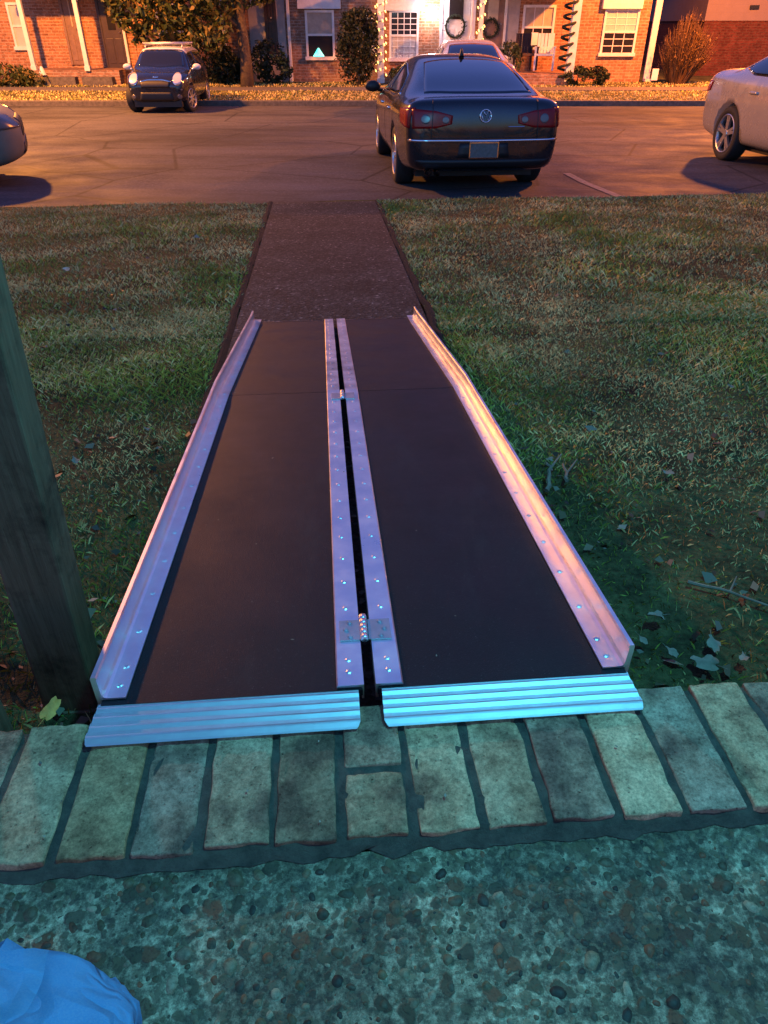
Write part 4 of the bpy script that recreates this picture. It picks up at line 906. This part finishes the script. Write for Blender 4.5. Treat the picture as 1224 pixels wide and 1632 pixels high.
ppost(56, 113, 'leftmost white porch post beside the bright window', 26.6); ppost(141, 113, 'white porch post between the two left doors', 26.5)
pl_ = ppost(607, 138, 'white porch post wrapped in yellow fairy lights left of the grid window', 26.5, .20); ppost(752, 66, 'white porch post right of the wreath door', 26.6)
pr_ = ppost(765, 66, 'narrow porch post with fairy lights between the two wreath doors', 26.5, .12); pg = ppost(905, 130, 'white porch post wrapped in a dark spiral garland', 26.5, .24)
def fairy(px, Y, z0, z1, r, n, lab):
    x = W(px, 60, Y)[0]; o = thing('fairy_lights', lab, 'fairy lights', (x, Y, z0), 0, 'fairy lights on porch posts'); bm = bmesh.new()
    P_ = [Vector((r * math.cos(t * 2.1), r * math.sin(t * 2.1), (z1 - z0) * t / (n * .55))) for t in [k * .55 for k in range(n)]]
    tube(bm, P_, .006, 4); obj('wire', bm, 'garland', o)
    for k, p in enumerate(P_):
        if p.y > r * .35: continue
        bm = bmesh.new(); bmesh.ops.create_icosphere(bm, subdivisions=1, radius=.022, matrix=Matrix.Translation(p + Vector((p.x, p.y, 0)) * .12) @ Matrix.Rotation(-.5, 4, 'Y') @ Matrix.Scale(2.0, 4, (0, 0, 1))); obj('bulb', bm, 'bulb', o)
fairy(607, 26.5, -.55, 1.6, .15, 56, 'yellow fairy lights spiralling up the post beside the round bush'); fairy(765, 26.5, .1, 1.6, .10, 26, 'short strand of fairy lights between the two wreath doors')
x = W(905, 60, 26.5)[0]; g_ = thing('garland', 'dark garland spiralling around the right porch post', 'garland', (x, 26.5, -.75)); bm = bmesh.new()
tube(bm, [(.19 * math.cos(t * 2 * PI / 14), .19 * math.sin(t * 2 * PI / 14), t * 2.4 / 126) for t in range(127)], .038, 7); obj('rope', bm, 'garland', g_, True)
wreath(E_, 725, 42, .30, 'round wreath hanging on the white door'); wreath(F_, 781, 45, .24, 'wreath hanging on the brown door right of the white door')
x, z = W(688, 20, YF - .15); lamp = thing('wall_lamp', 'glowing white wall lamp between the grid window and the white door', 'wall lamp', (x, YF - .14, z))
bm = bmesh.new(); bmesh.ops.create_icosphere(bm, subdivisions=2, radius=.15, matrix=Matrix.Scale(1.25, 4, (0, 0, 1))); obj('glass_globe', bm, 'lampglass', lamp, True)
bm = bmesh.new(); box(bm, -.05, .05, .08, .135, -.1, .1, .01); box(bm, -.02, .02, 0, .09, .09, .13); obj('bracket', bm, 'black', lamp)
lp = point('wall_lamp_glow', (x, YF - .35, z), 30, (1, .72, .80), .1); lp.parent = None
x, z = W(508, 90, YF - .08); tl = thing('teal_lamp', 'small teal light glowing in the brown house window', 'lamp', (x, YF - .07, z))
bm = bmesh.new(); lathe(bm, [(.001, .24), (.03, .22), (.17, .03), (.19, 0), (.001, 0)], 16, 'Z', Matrix.Scale(.25, 4, (0, 1, 0))); obj('shade', bm, 'teal', tl, True)
x, z = W(1041, 134, 26.9); sg_ = thing('yard_sign', 'small white yard sign at the corner of the orange brick house', 'sign', (x, 26.9, HB)); obj('board', bx(-.10, .10, -.01, .01, .10, .42, bev=.004), 'signw', sg_); obj('stake', bx(-.012, .012, .012, .03, -.1, .3), 'black', sg_)
x, z = W(78, 108, 26.9); gl = thing('garden_lamp', 'small pale cone lamp at the foot of the left porch', 'garden lamp', (x, 26.3, HB)); bm = bmesh.new(); lathe(bm, [(.001, .52), (.04, .50), (.11, .30), (.12, .28)], 14, 'Z'); obj('cap', bm, 'white', gl, True); bm = bmesh.new(); tube(bm, [(0, 0, -.05), (0, 0, .4)], .02, 6); obj('stem', bm, 'black', gl)
# porch furniture right of centre
def chair(px, lab, m):
    x, _ = W(px, 110, 27.2); t = thing('porch_chair', lab, 'chair', (x, 27.25, HB + .36), rad(random.uniform(-14, 14)), 'chairs on the porch')
    obj('seat', bx(-.27, .27, -.26, .26, .40, .46, bev=.01), m, t); bm = bmesh.new()
    for k in range(5): box(bm, -.26 + k * .107, -.17 + k * .107, .24, .28, .47, 1.0, .006)
    obj('backrest', bm, m, t)
    for sx in (-1, 1):
        obj('armrest', bx(sx * .30 - .04, sx * .30 + .04, -.28, .26, .62, .65), m, t)
        for sy in (-.24, .24): obj('leg', bx(sx * .29 - .03, sx * .29 + .03, sy - .03, sy + .03, 0, .62), m, t)
chair(866, 'pale slatted chair right of the cream window', 'white'); chair(836, 'dark chair below the cream window', 'cloth')
x, z = W(853, 62, 27.7); o = thing('white_notice', 'small bright white notice hanging below the cream window', 'notice', (x, 27.86, z)); obj('card', bx(-.11, .11, -.01, .01, -.17, .17), 'signw', o)

# ---------------------------------------------------------------- plants
def foliage(n, shape, size, pal, seed):
    r = random.Random(seed); V = []; Cc = []; 
    while len(V) < n * 4:
        p, k = shape(r)
        if p is None: continue
        nn = noise.noise(p * 2.6 + Vector((seed, 0, 0)))
        if nn < -.16: continue
        a = Vector([r.gauss(0, 1) for _ in range(3)]).normalized(); b = a.cross(Vector([r.gauss(0, 1) for _ in range(3)])).normalized(); s = size * r.uniform(.6, 1.4)
        V += [(p - b * s * .4)[:], (p + a * s * .1 + b * s * .45)[:], (p + a * s)[:], (p - a * s * .5)[:]]
        V[-4:] = [(p - a * s)[:], (p - b * s * .45)[:], (p + a * s)[:], (p + b * s * .45)[:]]
        c = r.choice(pal); g = r.uniform(.6, 1.3); Cc += [(c[0] * g, c[1] * g, c[2] * g, 1)] * 4
    return V, np.arange(len(V)).reshape(-1, 4), Cc
def ell(cx, cy, cz, rx, ry, rz, inner=.45, pw=2.0):
    def f(r):
        d = Vector([r.gauss(0, 1) for _ in range(3)]).normalized(); q = inner + (1 - inner) * r.random() ** .5
        b = 1 + .16 * noise.noise(d * 2.2 + Vector((cx, cy, cz))); return Vector((cx + d.x * rx * q * b, cy + d.y * ry * q * b, cz + d.z * rz * q * b)), 1
    return f
def multi(lst):
    w_ = [l[3] * l[5] for l in lst]; fs = [ell(*l) for l in lst]
    return lambda r: r.choices(fs, w_)[0](r)
GREEN = [(.035, .055, .018), (.05, .075, .022), (.08, .085, .02), (.025, .04, .015)]
DARK = [(.012, .022, .012), (.02, .03, .015), (.03, .035, .02)]
YEL = [(.16, .12, .03), (.09, .09, .025), (.06, .07, .02), (.22, .15, .04)]
def plant(name, label, cat, x, y, lst, n, size, pal, seed, stems=(), group=None):
    o = thing(name, label, cat, (x, y, HB)); 
    if group: o['group'] = group
    V, F, Cc = foliage(n, multi(lst), size, pal, seed); mesh_np('foliage', V, F, 4, Cc, 'leafy', o)
    bm = bmesh.new()
    for s in stems: tube(bm, s[0], s[1], 8)
    if stems: obj('trunk' if cat == 'tree' else 'stem', bm, 'bark', o, True)
    return o
tx = W(391, 100, 25.9)[0]
plant('tree', 'leafy tree with drooping crown and trunk left of centre before the houses', 'tree', tx, 25.9,
      [(-2.6, -.2, 2.3, 1.4, 1.2, 1.25), (-1.5, 0, 2.15, 1.3, 1.3, 1.2), (-.6, 0, 2.9, 1.4, 1.3, 1.2), (.5, .2, 3.0, 1.1, 1.1, 1.0), (-1.6, 0, 4.0, 2.2, 1.7, 1.3), (-3.1, -.3, 1.9, .7, .6, .8), (-1.0, -.6, 1.5, .8, .5, .6)], 9000, .10, YEL + GREEN, 5,
      [([(0, 0, -.1), (.02, 0, .8), (-.03, 0, 1.8), (.05, 0, 3.0)], [.22, .17, .15, .10]), ([(-.03, 0, 1.5), (-.9, -.05, 2.2), (-2.2, -.1, 2.7)], [.11, .08, .03]), ([(0, 0, 1.9), (.5, .1, 2.6), (.9, .2, 3.4)], [.09, .06, .03])])
sx = W(572, 100, 26.2)[0]
plant('clipped_bush', 'tall dark rounded evergreen bush left of the fairy lights', 'bush', sx, 26.2, [(0, 0, 1.08, .66, .62, 1.02), (-.12, 0, .7, .62, .6, .7), (.05, 0, 1.5, .56, .55, .62)], 5200, .055, DARK, 11, [([(0, 0, -.05), (0, 0, .9)], [.06, .03])])
for i, (px, py, rx, rz_2, lab) in enumerate(((340, 120, .75, .72, 'dark shrub against the wall behind the hatchback'), (430, 118, .60, .62, 'low dark shrub right of the tree trunk'), (365, 122, .45, .5, 'small dark shrub between the downspout and the tree'))):
    plant('shrub', lab, 'shrub', W(px, py, 27)[0], 27.0, [(0, 0, rz_2, rx, .5, rz_2), (.2, 0, rz_2 * .6, rx * .9, .5, rz_2 * .6)], 1700, .06, DARK + GREEN[:1], 20 + i, [([(0, 0, -.05), (0, 0, .4)], [.03, .02])], 'shrubs along the house walls')
plant('shrub', 'yellowish low shrub at the far left below the window', 'shrub', W(22, 120, 25.9)[0], 25.9, [(-.3, 0, .28, .9, .5, .32), (.5, 0, .2, .5, .4, .25)], 1700, .06, YEL + GREEN, 31, [([(0, 0, -.05), (0, 0, .3)], [.03, .02])])
for i, (px, lab) in enumerate(((640, 'low shrub below the grid window'), (812, 'dark potted shrub left of the porch chairs'), (925, 'low shrub at the foot of the garland post'), (955, 'small spreading plant under the right window'))):
    plant('shrub', lab, 'shrub', W(px, 120, 26.0)[0], 26.3, [(0, 0, .26 if i != 1 else .7, .42, .3, .26 if i != 1 else .5)], 800, .05, DARK + GREEN, 40 + i, [([(0, 0, -.05), (0, 0, .3)], [.02, .015])])
x = W(1078, 130, 27.2)[0]; gr = thing('dry_shrub', 'bushy dry shrub of upright tan stems at the end of the row', 'shrub', (x, 27.2, HB)); bm = bmesh.new(); r = random.Random(3)
V = []; Cc = []
for k in range(1500):
    a = r.uniform(0, 2 * PI); q = r.random() ** .6; b0 = Vector((q * .30 * math.cos(a), q * .25 * math.sin(a), -.02)); sp = q * r.uniform(.55, 1.0)
    tip = Vector((math.cos(a) * sp * 1.0 + .12, math.sin(a) * sp * .7, r.uniform(.9, 2.15) * (1 - .38 * q))); mid = b0.lerp(tip, .55) + Vector((math.cos(a), math.sin(a) * .6, 0)) * -.03; e = Vector((r.uniform(-1, 1), r.uniform(-1, 1), 0)).normalized() * .011
    V += [(b0 - e)[:], (b0 + e)[:], (mid + e)[:], (mid - e)[:], (mid - e)[:], (mid + e)[:], (tip + e * .3)[:], (tip - e * .3)[:]]; g = r.uniform(.5, 1.2); Cc += [(.15 * g, .085 * g, .04 * g, 1)] * 8
    for _ in range(2):
        p = mid.lerp(tip, r.random()); d = Vector([r.gauss(0, 1) for _ in range(3)]).normalized() * .05; f = d.cross(Vector((0, 0, 1))).normalized() * .018
        V += [(p - d)[:], (p - f)[:], (p + d)[:], (p + f)[:]]; Cc += [(.17 * g, .10 * g, .04 * g, 1)] * 4
mesh_np('stems', V, np.arange(len(V)).reshape(-1, 4), 4, Cc, 'leafy', gr)
bpy.data.meshes.remove(bpy.data.meshes['t']) if 't' in bpy.data.meshes else None
